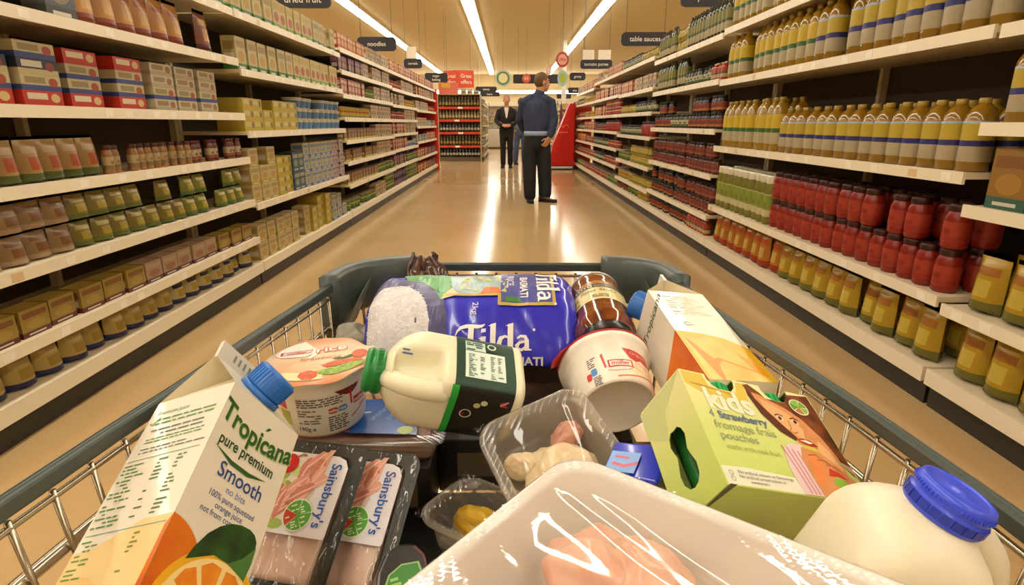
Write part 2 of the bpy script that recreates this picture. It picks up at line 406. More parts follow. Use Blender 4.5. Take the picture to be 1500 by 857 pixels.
def p_wine(r, h, cols, name):
    g = M(cols[0], .12, var=.05, coat=.3); lb = card(cols[1]); mb = MB()
    mb.lathe([(r * .9, 0), (r, h * .02), (r, h * .2), (r * 1.01, h * .21), (r * 1.01, h * .45), (r, h * .46), (r, h * .6), (r * .75, h * .7), (r * .38, h * .78), (r * .36, h * .84), (r * .4, h * .845), (r * .4, h), (r * .3, h)], [g, g, g, lb, g, g, g, g, g, card(cols[2]), card(cols[2]), card(cols[2])], 10)
    return mb, []
CAT = {  # key: kind, category, phrase, builder, size, width, height, colours
 # near, wine-rack side
 'navyflat': ('flat_carton', 'box', 'low navy carton with cream stripe', p_flat, (.19, .055, .2), ('2E3442', 'C8B27A', '8A3A2A', 'D8CDB0')),
 'redflat': ('flat_carton', 'box', 'low bright red carton', p_flat, (.19, .055, .2), ('C8321A', 'C02A14', 'E0C080', 'E8D8B0')),
 'creamflat': ('flat_carton', 'box', 'low cream carton with blue band', p_flat, (.19, .055, .2), ('C9B98A', '3A4A86', 'B04A2A', '9A8A5A')),
 'whiteflat': ('flat_carton', 'box', 'low off-white carton with brown print', p_flat, (.19, .055, .2), ('C8BC9C', 'B8A880', '9A6A3A', 'A08050')),
 'greybox': ('food_carton', 'box', 'slate grey upright carton', p_carton, (.16, .22, .09), ('5C6470', '4A4A42', '9A8A6A', '8A8478')),
 'orangebag': ('snack_packet', 'packet', 'orange and gold crimped bag', p_packet, (0.13, 0.22, 0.09), ('C88A34', '8A3A1A', 'D8A860', 'B0602A')),
 'brownbag': ('snack_packet', 'packet', 'dark red and amber crimped bag', p_packet, (0.13, 0.23, 0.09), ('8A4A22', '5A1E14', 'C89040', 'D09A4A')),
 'tanpack': ('rice_packet', 'packet', 'tan packet with orange picture', p_packet, (0.1, 0.165, 0.085), ('B08A50', '56602A', 'B8582A', 'C0A070')),
 'orangepack': ('rice_packet', 'packet', 'orange packet with green foot', p_packet, (0.1, 0.165, 0.085), ('B8743A', '56602A', 'C04A1E', 'C8A060')),
 'spicejar': ('spice_jar', 'jar', 'slim jar of tan spice with brown lid', p_jar, (.024, .12), ('A8743E', 'C0A878', '4A2A1C', '8A7048')),
 'spicedark': ('spice_jar', 'jar', 'slim jar of dark spice with maroon lid', p_jar, (.024, .12), ('6A3A22', 'C4B490', '5A1E1E', '9A4A2A')),
 'olivepack': ('pasta_packet', 'packet', 'olive packet with yellow band', p_packet, (0.11, 0.11, 0.085), ('8C7C3C', '6A7A34', 'B8A43A', 'C0B060')),
 'pinkpack': ('pasta_packet', 'packet', 'dusty tan packet with pale foot', p_packet, (0.11, 0.11, 0.085), ('A08058', 'B89A78', '8A5A34', '86603A')),
 'greenpack': ('pasta_packet', 'packet', 'green and yellow packet', p_packet, (0.11, 0.11, 0.085), ('8A8C3A', '5E7A3C', 'C0A830', 'D0C060')),
 'goldcarton': ('cake_carton', 'box', 'mustard carton with maroon foot', p_carton, (.13, .1, .09), ('A88C3A', '6A2A20', 'B89A4A', '8A5A30')),
 'rosecarton': ('cake_carton', 'box', 'pale rose carton with plum foot', p_carton, (.13, .1, .09), ('B8977A', '5A2A3A', 'A87050', 'C0A890')),
 'yellowbag': ('flour_bag', 'bag', 'yellow bag with navy foot', p_packet, (0.12, 0.145, 0.11), ('C0A458', '2C2C5A', 'A88A3A', 'D0BC80')),
 'creambag': ('flour_bag', 'bag', 'cream bag with navy stripe', p_packet, (0.12, 0.145, 0.11), ('C8B87C', '3A3A64', 'B8983A', '3A3A64')),
 # second bay, wine-rack side
 'greenfoot': ('soup_carton', 'box', 'cream carton with green foot', p_carton, (.14, .2, .09), ('C8B878', '3E7A34', 'C89A3A', 'A88A4A')),
 'limefoot': ('soup_carton', 'box', 'pale yellow carton with lime foot', p_carton, (.13, .2, .09), ('D0BC6E', '7CA02E', 'B8542A', 'C8A850')),
 'yellowtray': ('flat_carton', 'box', 'low yellow carton', p_flat, (.16, .07, .18), ('C8B04A', 'C8AC2A', '8A7A3A', 'DCCB80')),
 'bluetub': ('margarine_tub', 'tub', 'white tub with blue band', p_tub, (.07, .085), ('D6CBAE', '5E86B0', 'D8CBA8')),
 'bluecarton': ('tea_carton', 'box', 'pale blue and cream carton', p_carton, (.14, .12, .1), ('C8B888', '5C84B4', '8AA0B0', '6A8AAE')),
 'creamcarton': ('rusk_carton', 'box', 'cream and yellow carton', p_carton, (.14, .12, .1), ('D0BE8A', 'C4A63A', 'C8A04A', 'B89A60')),
 'purplecarton': ('tea_carton', 'box', 'cream carton with purple foot', p_carton, (.13, .12, .1), ('CDBB90', '7A5A92', '9A80A0', '8A6AA0')),
 'tealcarton': ('tea_carton', 'box', 'dark teal carton', p_carton, (.13, .15, .1), ('2E4E52', '3A5A7A', '8A9A8A', 'A8A890')),
 # far, both sides
 'redbox': ('biscuit_carton', 'box', 'red carton with cream picture', p_carton, (.135, .16, .08), ('B83A24', '8A2A1A', 'D8C090', 'E0C8A0')),
 'brownbox': ('cake_box', 'box', 'brown carton with yellow foot', p_carton, (.13, .12, .08), ('7A5230', 'CDB024', 'B08A4A', 'A87A40')),
 'creambox': ('cereal_carton', 'box', 'cream carton with brown picture', p_carton, (.14, .16, .08), ('CDBB92', 'A88A58', '8A6030', 'B8743A')),
 'plumbox': ('pudding_carton', 'box', 'plum carton', p_carton, (.12, .15, .08), ('6E2E4A', '4A2036', 'B8904A', 'A86A7A')),
 'orangebox': ('cracker_carton', 'box', 'orange carton with red foot', p_carton, (.12, .16, .08), ('C8642A', 'B02A1A', 'E0B060', 'E8C890')),
 'blackpot': ('pudding_pot', 'pot', 'black pot with lilac band', p_tub, (.05, .11), ('2C2026', '8A6A8A', '3A2A34')),
 'greentin': ('bean_tin', 'tin', 'tin with green label', p_tin, (.043, .11), ('6E8A3A', '3E5A26', 'D0C070')),
 'redtin': ('tomato_tin', 'tin', 'tin with red label', p_tin, (.043, .11), ('B0382A', '7A2018', 'D8C090')),
 'yellowtin': ('sweetcorn_tin', 'tin', 'tin with yellow label', p_tin, (.043, .11), ('D0B03A', '8A7A2A', 'B85A2A')),
 # red-stand side
 'oilblue': ('oil_bottle', 'bottle', 'blue-striped yellow-labelled oil bottle', p_bottle, (.047, .355), ('8A6414', 'CDB02A', 'C0B08C', 'A88A3A', '2A2A78')),
 'oilgreen': ('oil_bottle', 'bottle', 'green-striped yellow-labelled oil bottle', p_bottle, (.047, .355), ('94701A', 'DDBC1E', 'C4B48A', '9A7E2A', '3A6A2A')),
 'oliveoil': ('olive_oil_bottle', 'bottle', 'dark green olive oil bottle', p_bottle, (.034, .27), ('2E3218', '8C8A3A', 'C0B080', '2A2A20', '4A5A2A')),
 'greenjar': ('sauce_jar', 'jar', 'white-lidded jar of yellow-green sauce', p_jar, (.043, .31), ('8A8434', '96A83C', 'E0DCC4', 'DDD2A0')),
 'redjar': ('sauce_jar', 'jar', 'dark-lidded jar of red tomato sauce', p_jar, (.046, .17), ('9A2412', 'B83A22', '3A1A14', 'A82818')),
 'darkjar': ('pickle_jar', 'jar', 'black-lidded jar with red label', p_jar, (.04, .13), ('241A16', '9A3A24', '1E1C18', 'C07A3A')),
 'brownjar': ('chutney_jar', 'jar', 'dark-lidded jar of brown-red chutney', p_jar, (.04, .12), ('6A2A1C', '8E3E2C', '2A1A16', 'B0604A')),
 'creamjar': ('pesto_jar', 'jar', 'black-lidded jar with cream label', p_jar, (.04, .13), ('3A3A24', 'D0C49A', '23241E', '4A6A3A')),
 'mustard': ('mustard_jar', 'jar', 'jar of yellow mustard', p_jar, (.035, .11), ('C8A82A', 'D8C060', '8A6A2A', '6A7A2A')),
 'vinegar': ('sauce_bottle', 'bottle', 'dark slender bottle with cream label', p_bottle, (.03, .24), ('2A2418', 'C8BC90', '8A2A1E', '3A2A1C', 'A8482A')),
 'ketchup': ('sauce_bottle', 'bottle', 'red sauce bottle', p_bottle, (.034, .22), ('A02A18', 'C04A2E', 'D0B080', 'D8D0B8', '2E5A2A')),
 'orangepouch': ('snack_packet', 'packet', 'orange and red pouch', p_packet, (0.13, 0.23, 0.1), ('C07A2A', 'B03A18', 'D8B050', 'D05A24')),
 'yellowpouch': ('snack_packet', 'packet', 'deep yellow pouch with olive foot', p_packet, (0.13, 0.23, 0.1), ('C09A24', '76702A', 'D8BC4A', 'B0702A')),
 'tealbox': ('food_carton', 'box', 'amber carton with teal foot', p_carton, (.16, .2, .1), ('A0742A', '3A6A5A', 'B88A3A', '8A5A24')),
 # wine rack
 'redwine': ('red_wine_bottle', 'bottle', 'dark wine bottle with pale label', p_wine, (.038, .3), ('14100E', 'D0C4A4', '1E1414')),
 'goldwine': ('wine_bottle', 'bottle', 'green wine bottle with gold neck', p_wine, (.038, .3), ('2C2A14', 'B89440', 'A8843A')),
 'whitewine': ('wine_bottle', 'bottle', 'amber wine bottle with cream label', p_wine, (.038, .3), ('6A5420', 'CDBE92', '8A6A2A')),
}
ORD = ['lowest', 'second', 'third', 'fourth', 'fifth', 'sixth', 'seventh', 'eighth', 'ninth']
PROTO = {}
def proto(key, detail):
    k = (key, detail)
    if k in PROTO: return PROTO[k]
    kind, cat, phrase, fn, size, cols = CAT[key]
    mb, parts = fn(*size, cols, key)
    if not detail:                                      # too small in the photo to show parts: one mesh
        for _, p in parts:
            for f, m_, s_ in zip(p.f, p.m, p.sm): mb.add([p.v[i] for i in f], [tuple(range(len(f)))], p.mats[m_], s_)
        parts = []
    o = mb.build(kind)
    for n_, p in parts: p.build(n_, o)
    PROTO[k] = [o, False]
    return PROTO[k]
def width(key):
    fn, s = CAT[key][3], CAT[key][4]
    return 2.04 * s[0] if fn in (p_jar, p_tin, p_bottle, p_tub, p_wine) else s[0]
def height(key):
    fn, s = CAT[key][3], CAT[key][4]
    return s[1]
def depth(key):
    fn, s = CAT[key][3], CAT[key][4]
    return 2 * s[0] if fn in (p_jar, p_tin, p_bottle, p_tub, p_wine) else s[2]
NPROD = 0
USED = {}
def put(key, loc, rz, place, detail, jit=0., sz=1.):
    global NPROD
    kind, cat, phrase = CAT[key][:3]
    pr = proto(key, detail)
    if pr[1]: o = clone(pr[0])
    else: o = pr[0]; pr[1] = True
    o.location = loc; o.rotation_euler = (0, 0, rz + random.uniform(-jit, jit))
    if sz != 1: o.scale = (1, 1, sz)
    o['label'] = f'{phrase} on the {place}'; o['category'] = cat; o['group'] = f'{phrase}s, {place}'
    NPROD += 1; USED[kind] = USED.get(kind, 0) + 1
    return o

# ---------------------------------------------------------------- gondola shelving
SHELF = M('E3D3B2', .38, var=.03); RAIL = M('EADDC2', .35, var=.03); KICK = M('2C2820', .45); BACK = M('4A3E2C', .7, var=.08); UPR = M('D8CAAC', .45)
def bay(name, label, axis, x, y0, y1, levels, top, side, base_z=.155, depth_=.46, rail=None, group=None, tags=True):
    """shelving unit: front face at x, goods face the aisle. side=+1 shelves run away to -x (wine-rack side), -1 to +x"""
    o = empty('shelving_unit', loc=(x, (y0 + y1) / 2, 0)); tag(o, label, 'shelving', group)
    L = y1 - y0; s = -side      # direction away from aisle along x
    h = L / 2
    def bx(mb, xa, xb, ya, yb, za, zb, m): mb.box(min(s * xa, s * xb), max(s * xa, s * xb), ya, yb, za, zb, m); return mb
    bx(MB(), depth_ + .02, depth_ + .045, -h, h, .1, top, BACK).build('back_panel', o)
    bx(MB(), .03, depth_ + .04, -h, h, 0.0, .098, KICK).build('kick_plate', o)
    d = bx(MB(), .012, depth_ + .02, -h, h, .1, base_z, SHELF).build('base_deck', o)
    bx(MB(), 0.0, .0115, -h, h, .095, base_z + .003, RAIL).build('price_rail', d)
    for yy in (-h + .015, h - .015, 0):
        bx(MB(), depth_ - .02, depth_ + .019, yy - .015, yy + .015, base_z, top, UPR).build('upright', o)
    rd = random.Random(int(abs(x * 100) + y0 * 10))
    for z in levels:
        sh = bx(MB(), .012, depth_ + .018, -h + .004, h - .004, z - .022, z, SHELF).build('shelf', o)
        r = bx(MB(), 0.0, .0115, -h + .004, h - .004, z - .04, z + .004, rail or RAIL)
        if tags:
            yy = -h + .06
            while yy < h - .1:
                if rd.random() < .7: bx(r, -.0012, -.0002, yy, yy + .05, z - .034, z - .004, M('F2EAD6', .4) if rd.random() < .85 else M('D8BC8C', .4))
                yy += rd.uniform(.12, .3)
        r.build('price_rail', sh)
    return o
def fill(x, side, y0, y1, z, zmax, runs, place, seed, detail, inset=.03):
    """runs: list of (key, share or None, stack); laid one after another along the shelf"""
    rd = random.Random(seed); tot = sum(r[1] for r in runs); L = y1 - y0 - .06; y = y0 + .03
    for key, sh, st in runs:
        if isinstance(key, tuple): lay = key; key = lay[0]
        else: lay = (key,)
        w_ = width(key); n = max(1, int(L * sh / tot / (w_ + .006))); step = L * sh / tot / n; hgt = height(key)
        av = zmax - z - .012; sz = min(1., av / hgt); hgt *= sz
        st = max(1, min(st, int(av / hgt + 1e-6))); rows = 2 if detail and side < 0 and depth(key) < .13 else 1
        for k in range(n):
            yy = y + (k + .5) * step
            dx = inset + depth(key) / 2 + rd.uniform(0, .012) * (1 if rd.random() < .85 else 3)
            miss = rd.random() < .05; rows_ = rows
            for rw in range(rows):
                if rw == 0 and miss: continue
                ss = st if rd.random() < .85 else max(1, st - 1)
                for q in range(ss if rw == 0 else st):
                    put(lay[q % len(lay)], (x - side * (dx + rw * (depth(key) + .03)), yy + rd.uniform(-.002, .002), z + .0005 + q * (hgt + .0004)), side * PI / 2, place, detail, 0., sz)
        y += L * sh / tot
WR, RS = 'wine-rack side', 'red-stand side'
NTH = ['first', 'second', 'third', 'fourth', 'fifth', 'sixth', 'seventh']
LEFT = [  # y0, y1, levels, runs per level from the base deck up
 (1.45, 3.88, [.335, .585, .86, 1.13, 1.455, 1.74], [
   [('yellowbag', .6, 1), ('creambag', .4, 1)],
   [('goldcarton', .5, 2), ('rosecarton', .3, 1), ('goldcarton', .2, 2)],
   [('pinkpack', .35, 2), ('olivepack', .35, 2), ('greenpack', .3, 2)],
   [('orangepack', .18, 1), ('tanpack', .27, 1), ('spicejar', .3, 1), ('spicedark', .25, 1)],
   [(('redflat', 'creamflat', 'navyflat', 'creamflat'), .38, 4), (('redflat', 'creamflat', 'creamflat', 'redflat'), .24, 4), (('whiteflat', 'creamflat', 'whiteflat'), .38, 4)],
   [('greybox', .45, 1), ('orangebag', .35, 1), ('brownbag', .2, 1)],
   [('brownbag', .5, 1), ('greenfoot', .5, 1)]]),
 (3.9, 6.23, [.55, 1.02, 1.40, 1.74], [
   [('creamcarton', .5, 3), ('yellowtray', .25, 4), ('bluecarton', .25, 3)],
   [('creamcarton', .2, 3), ('yellowtray', .15, 4), ('tealcarton', .12, 2), ('bluecarton', .33, 3), ('purplecarton', .2, 3)],
   [('yellowtray', .45, 3), ('bluetub', .55, 3)],
   [('greenfoot', .45, 1), ('limefoot', .55, 1)],
   [('greenfoot', .3, 1), ('limefoot', .4, 1), ('greenfoot', .3, 1)]]),
 (6.25, 8.88, [.44, .68, .90, 1.13, 1.36, 1.59, 1.80], [
   [('greentin', .5, 1), ('creambox', .25, 1), ('greentin', .25, 2)],
   [('brownbox', .6, 1), ('greentin', .4, 1)],
   [('brownbox', .6, 1), ('creambox', .4, 1)],
   [('brownbox', .6, 1), ('creambox', .4, 1)],
   [('yellowtin', .5, 1), ('creambox', .5, 1)],
   [('redbox', .4, 1), ('greentin', .2, 1), ('creambox', .4, 1)],
   [('plumbox', .4, 1), ('creambox', .6, 1)],
   [('orangebox', .5, 1), ('creambox', .5, 1)]]),
 (8.9, 11.18, [.45, .69, .92, 1.13, 1.34, 1.57, 1.80], [
   [('blackpot', .5, 2), ('greentin', .5, 2)],
   [('plumbox', .5, 1), ('greentin', .5, 1)],
   [('redbox', .55, 1), ('bluetub', .45, 1)],
   [('redbox', .5, 1), ('creambox', .5, 1)],
   [('redtin', .5, 1), ('creambox', .5, 1)],
   [('creambox', .5, 1), ('yellowtin', .5, 1)],
   [('redtin', .4, 1), ('creambox', .6, 1)],
   [('orangebox', .4, 1), ('redbox', .6, 1)]]),
 (11.2, 14.1, [.44, .74, 1.02, 1.32, 1.58, 1.80], [
   [('orangebox', .5, 1), ('plumbox', .5, 1)],
   [('redbox', .5, 1), ('plumbox', .5, 1)],
   [('bluecarton', .5, 1), ('redbox', .5, 1)],
   [('creambox', .5, 1), ('bluecarton', .5, 1)],
   [('creambox', .6, 1), ('redtin', .4, 1)],
   [('orangebox', .5, 1), ('creambox', .5, 1)],
   [('orangebox', .6, 1), ('redbox', .4, 1)]]),
]
RIGHT = [
 (.55, 2.07, [.42, .79, 1.07, 1.38, 1.74], [
   [('yellowpouch', 1., 1)], [('tealbox', .6, 1), ('yellowpouch', .4, 1)], [('brownjar', .6, 1), ('tealbox', .4, 1)], [('oilblue', 1., 1)], [('oilblue', 1., 1)], [('oilgreen', 1., 1)]]),
 (2.09, 4.72, [.44, .90, 1.385, 1.745], [
   [('yellowpouch', .55, 1), ('orangepouch', .45, 1)],
   [('redjar', .62, 2), ('greenjar', .38, 1)],
   [('oilblue', .62, 1), ('oilgreen', .38, 1)],
   [('oilblue', .5, 1), ('oilgreen', .5, 1)],
   [('oilgreen', 1., 1)]]),
 (4.74, 6.88, [.34, .67, 1.025, 1.40, 1.725], [
   [('ketchup', .3, 1), ('darkjar', .7, 1)],
   [('brownjar', .5, 2), ('darkjar', .5, 2)],
   [('brownjar', 1., 2)],
   [('darkjar', .4, 2), ('creamjar', .3, 1), ('darkjar', .3, 2)],
   [('ketchup', .15, 1), ('creamjar', .35, 1), ('oliveoil', .5, 1)],
   [('oliveoil', .5, 1), ('mustard', .2, 2), ('oliveoil', .3, 1)]]),
 (6.9, 9.0, [.31, .57, .92, 1.2, 1.465, 1.79], [
   [('yellowtin', .3, 1), ('greentin', .3, 1), ('darkjar', .4, 1)],
   [('mustard', .5, 1), ('yellowtin', .5, 1)],
   [('mustard', .6, 2), ('greentin', .4, 1)],
   [('redjar', .3, 1), ('creamjar', .7, 1)],
   [('creamjar', .5, 1), ('mustard', .5, 1)],
   [('creambox', .5, 1), ('orangebox', .5, 1)],
   [('mustard', .4, 1), ('creamjar', .6, 1)]]),
 (9.02, 11.6, [.44, .70, .95, 1.2, 1.48, 1.79], [
   [('greentin', .4, 1), ('redtin', .6, 1)],
   [('redtin', .5, 1), ('creamjar', .5, 1)],
   [('redtin', .4, 1), ('creamjar', .6, 1)],
   [('redjar', .5, 1), ('darkjar', .5, 1)],
   [('redtin', .5, 2), ('orangebox', .5, 1)],
   [('redbox', .5, 1), ('orangebox', .5, 1)],
   [('orangebox', .5, 1), ('creambox', .5, 1)]]),
 (11.62, 14.6, [.44, .70, .95, 1.2, 1.48, 1.72], [
   [('redtin', .5, 1), ('greentin', .5, 1)],
   [('redtin', 1., 1)],
   [('redtin', .4, 1), ('orangebox', .6, 1)],
   [('redbox', .5, 1), ('creamjar', .5, 1)],
   [('yellowtin', .5, 1), ('redtin', .5, 1)],
   [('yellowtin', .6, 1), ('creamjar', .4, 1)],
   [('orangebox', .6, 1), ('creambox', .4, 1)]]),
]
XL, XR = -1.68, 1.62
for sd, x, bays, sname in ((1, XL, LEFT, WR), (-1, XR, RIGHT, RS)):
    for i, (ya, yb, lv, runs) in enumerate(bays):
        bay('shelving_unit', f'cream shelving unit full of goods, {NTH[i]} bay along the {sname}', None, x, ya, yb, lv, max(lv) + .02, sd)
        zs = [.155] + lv
        for j, z in enumerate(zs):
            zt = zs[j + 1] - .04 if j + 1 < len(zs) else z + .34
            fill(x, sd, ya, yb, z, zt, runs[j], f'{ORD[j]} shelf, {NTH[i]} bay, {sname}', i * 37 + j * 7 + (100 if sd < 0 else 0), yb < 4.8)
print('products', NPROD, USED)
# ---------------------------------------------------------------- end of the aisle
RED = M('C8281A', .4); ORG = M('D8502A', .45)
# wine rack facing the camera: the end of the next gondola
WX0, WX1, WY = -2.02, -.83, 17.55
t = empty('wine_rack', loc=((WX0 + WX1) / 2, WY, 0)); tag(t, 'wine rack with red price strips facing down the aisle', 'shelving')
hw = (WX1 - WX0) / 2
MB().box(-hw, hw, .4, .44, 0, 1.86, M('8A7448', .6)).build('back_panel', t)
MB().box(-hw, hw, .0, .42, 0, .12, M('5A4C38', .5)).build('base_deck', t)
for sx in (-1, 1): MB().box(sx * (hw + .015) - .015, sx * (hw + .015) + .015, -.01, .44, 0, 1.88, M('A89468', .5)).build('side_panel', t)
MB().box(-hw, hw, .0, .42, 1.86, 1.88, M('B09A68', .5)).build('top_panel', t)
for j, z in enumerate((.45, .83, 1.18, 1.53)):
    sh = MB().box(-hw, hw, .01, .41, z - .03, z, M('B8A070', .5)).build('shelf', t)
    MB().box(-hw, hw, -.004, .009, z - .06, z + .005, M('C83A24', .4)).box(-.14 + .1 * (j % 2), .0 + .1 * (j % 2), -.007, -.0045, z - .052, z, M('F2E8D4', .4)).build('price_rail', sh)
for j, (z, key) in enumerate(((.1202, 'redwine'), (.45, 'goldwine'), (.83, 'redwine'), (1.18, 'whitewine'), (1.53, 'goldwine'))):
    for k in range(13):
        put(key, (WX0 + .05 + k * (WX1 - WX0 - .1) / 12, WY + .06, z + .0004), 0, f'{ORD[j]} shelf of the wine rack', False, 0, .93)
# side run of the wine gondola, going away down the next aisle
for i in range(2):
    ya = WY + .46 + i * 2.2
    bay('shelving_unit', f'white shelving unit behind the wine rack, {("nearer", "farther")[i]} of the two', None, WX1 + .1, ya, ya + 2.15, [.42, .72, 1.02, 1.32, 1.62], 1.86, 1, tags=False)
    for j, z in enumerate((.155, .42, .72, 1.02, 1.32, 1.62)):
        fill(WX1 + .1, 1, ya, ya + 2.15, z, z + .26, [(('creambox', 'bluetub', 'whiteflat', 'creamcarton')[(i + j) % 4], 1, 2)], f'{ORD[j]} shelf, {("nearer", "farther")[i]} unit behind the wine rack', 900 + i * 9 + j, False)
# red end panel closing the wine-rack side shelving
MB2 = MB().box(XL - .47, XL + .03, 14.12, 14.16, 0, 1.82, RED); tag(MB2.build('end_panel'), 'red panel closing the end of the wine-rack side shelving', 'panel')
# red and pink promotional boards standing on the top of the wine rack
t = empty('promotion_board', loc=(-1.72, WY + .03, 1.881)); tag(t, 'pink and yellow promotion board on top of the wine rack', 'sign')
MB().box(-.28, .28, -.01, .01, 0, .3, M('D8705A', .5)).build('board', t); MB().box(-.2, .05, -.014, -.0105, .17, .29, M('E0B040', .5)).build('print', t)
for k, (x_, c_) in enumerate(((-1.3, 'D8CDB4'), (-1.12, 'C8BCA0'), (-.94, 'B8AC90'))):
    o = p_carton(.16, .15 - .02 * k, .1, (c_, 'A8987A', '8A7A60', 'E4DCC8'), '')[0].build('food_carton'); o.location = (x_, WY + .2, 1.8805)
    tag(o, f'{("cream", "beige", "grey-beige")[k]} carton standing on top of the wine rack', 'box')
# two-faced red offer sign above it
t = empty('offer_sign', loc=(-1.38, 17.9, 2.07)); tag(t, 'red two-faced great offers sign hanging above the wine rack', 'sign')
pts = [(-.5, -.05), (-.05, -.3), (.38, -.1), (-.05, .15)]
mb = MB()
mb.add([(x, y, z) for z in (0, .46) for x, y in pts], [(0, 1, 5, 4), (1, 2, 6, 5), (2, 3, 7, 6), (3, 0, 4, 7), (3, 2, 1, 0), (4, 5, 6, 7)], ORG); mb.build('box', t)
for a, b in ((0, 1), (1, 2)):
    mb = MB(); A, B = V((*pts[a], 0)), V((*pts[b], 0)); F = Fr((A + B) / 2, B - A, (0, 0, 1))
    for s_, v_ in (('Great', .26), ('offers', .1)): mb.text(F, s_, 0, v_, .145, M('F4E4D0', .5), h=.003, bold=.01)
    mb.build('lettering', t)
for x in (-.4, .28): MB().tube([(x, -.05, .46), (x, -.05, CEIL - 2.07)], .004, M('6A604E', .5), 6).build('wire', t)

NAVY = M('232028', .35); LETTER = M('E8DFCB', .5)
def hang(name, label, x, y, z, w, h, words, rz=0, pole=None, size=.075, cards=(), cat='aisle sign', to_ceiling=True):
    """rounded navy aisle sign on a bracket (or hung from the ceiling); z is its centre"""
    t = empty(name, loc=(x, y, z)); t.rotation_euler = (0, 0, rz); tag(t, label, cat)
    mb = MB(); F = Fr((0, -.012, 0), (1, 0, 0), (0, 0, 1)); G = Fr((0, .012, 0), (-1, 0, 0), (0, 0, 1))
    r = min(h * .42, .05); p = []
    for cu, cv, a in ((w / 2 - r, h / 2 - r, 0), (-w / 2 + r, h / 2 - r, 1), (-w / 2 + r, -h / 2 + r, 2), (w / 2 - r, -h / 2 + r, 3)):
        p += [(cu + r * math.cos(PI / 2 * (a + k / 4)), cv + r * math.sin(PI / 2 * (a + k / 4))) for k in range(5)]
    n = len(p); mb.add([(u, -.012, v) for u, v in p] + [(u, .012, v) for u, v in p], [tuple(range(n)), tuple(range(2 * n - 1, n - 1, -1))] + [(k, k + n, (k + 1) % n + n, (k + 1) % n) for k in range(n)], NAVY)
    mb.build('board', t)
    if words:
        n = len(words)
        for f in (F, G):
          mb = MB()
          for i, s_ in enumerate(words): mb = MB() if i else mb; mb.text(f, s_, 0, (n - 1) * size * .55 - i * size * 1.1 - size * .32, size, LETTER, h=.002, bold=.008); mb.build('lettering', t)
    if to_ceiling:
        for sx in (-1, 1): MB().tube([(sx * w * .4, 0, h / 2), (sx * w * .4, 0, CEIL - z)], .003, M('6A604E', .5), 6).build('wire', t)
    for cx, cw, ch in cards:
        MB().box(cx - cw / 2, cx + cw / 2, -.006, .006, h / 2 + .002, h / 2 + ch, M('E8DCC6', .5)).build('price_card', t)
    return t
hang('aisle_sign', 'navy pickles sign over the second red-stand side bay', 1.76, 5.6, 2.135, .5, .16, ['pickles'], pole=.12)
hang('aisle_sign', 'navy table sauces sign on the red-stand side', 1.6, 7.35, 2.02, .56, .15, ['table sauces'], pole=.2)
hang('aisle_sign', 'navy tomato puree sign below two white cards, red-stand side', 1.54, 10.9, 2.07, .56, .15, ['tomato puree'], pole=.2, cards=((-.14, .2, .16), (.14, .22, .16)))
hang('aisle_sign', 'small navy gravy sign farthest along the red-stand side', 1.5, 13.4, 2.05, .34, .16, ['gravy'], pole=.2)
hang('aisle_sign', 'navy noodles sign over the wine-rack side shelving', -1.7, 8.1, 2.055, .5, .17, ['noodles'], pole=-.15)
hang('aisle_sign', 'navy dried fruit sign cut by the top edge of the photo', -1.7, 5.3, 2.055, .46, .13, ['dried fruit'], pole=-.15)
hang('aisle_sign', 'small navy cereals sign with one white card, wine-rack side', -1.69, 11.0, 2.09, .32, .16, ['cereals'], pole=-.1, size=.06, cards=((-.02, .17, .2),))
hang('department_sign', 'long navy sign of two lines beside the red offer sign', -1.99, 17.0, 2.28, .62, .25, ['sugar', 'baking'], size=.09, to_ceiling=True, cat='hanging sign')
hang('department_sign', 'long navy sign with an orange disc behind the green ring sign', 1.0, 20.1, 2.465, 1.7, .28, ['   Fresh'], size=.12, to_ceiling=True, cat='hanging sign')
hang('department_sign', 'dark sign board above the white shelving behind the wine rack', -.76, 20.9, 2.19, .72, .17, ['wines'], to_ceiling=True, size=.1, cat='hanging sign')
hang('department_sign', 'farther dark sign board just below the other, beyond the wine rack', -.75, 24.4, 2.195, .8, .17, ['beers'], to_ceiling=True, size=.1, cat='hanging sign')
hang('department_sign', 'small dark sign beside the white pillar, far down the aisle', 2.4, 22.2, 2.22, .5, .2, ['ales'], to_ceiling=True, size=.1, cat='hanging sign')
hang('department_sign', 'small dark sign above the dark display tops, far down the aisle', 2.38, 26.3, 2.2, .62, .2, ['bread'], to_ceiling=True, size=.1, cat='hanging sign')
def roundel(label, x, y, z, rx, rz_, rings, words=()):
    t = empty('round_sign', loc=(x, y, z)); tag(t, label, 'hanging sign'); n = 28
    ring0 = rings[0][1]
    mb = MB(); p = [(rx * math.cos(2 * PI * k / n), rz_ * math.sin(2 * PI * k / n)) for k in range(n)]
    mb.add([(u, -.015, v) for u, v in p] + [(u, .015, v) for u, v in p], [tuple(range(n)), tuple(range(2 * n - 1, n - 1, -1))] + [(k, k + n, (k + 1) % n + n, (k + 1) % n) for k in range(n)], M(ring0, .5))
    mb.build('board', t); mb = MB(); F = Fr((0, -.015, 0), (1, 0, 0), (0, 0, 1))
    for i, (s_, c) in enumerate(rings[1:]): mb.disc(F, 0, 0, rx * s_, M(c, .5), h=.002 * (i + 1), rv=rz_ * s_)
    for s_, v_, sz, c in words: mb.text(F, s_, 0, v_, sz, M(c, .5), h=.009, bold=.01)
    mb.build('print', t)
    MB().tube([(0, 0, rz_), (0, 0, CEIL - z)], .003, M('6A604E', .5), 6).build('wire', t)
roundel('green ringed round sign hanging beside the wine rack', -.163, 18.5, 2.375, .24, .24, ((1, 'A8C4B0'), (.8, '5A7A4A'), (.58, 'E0D8A0')))
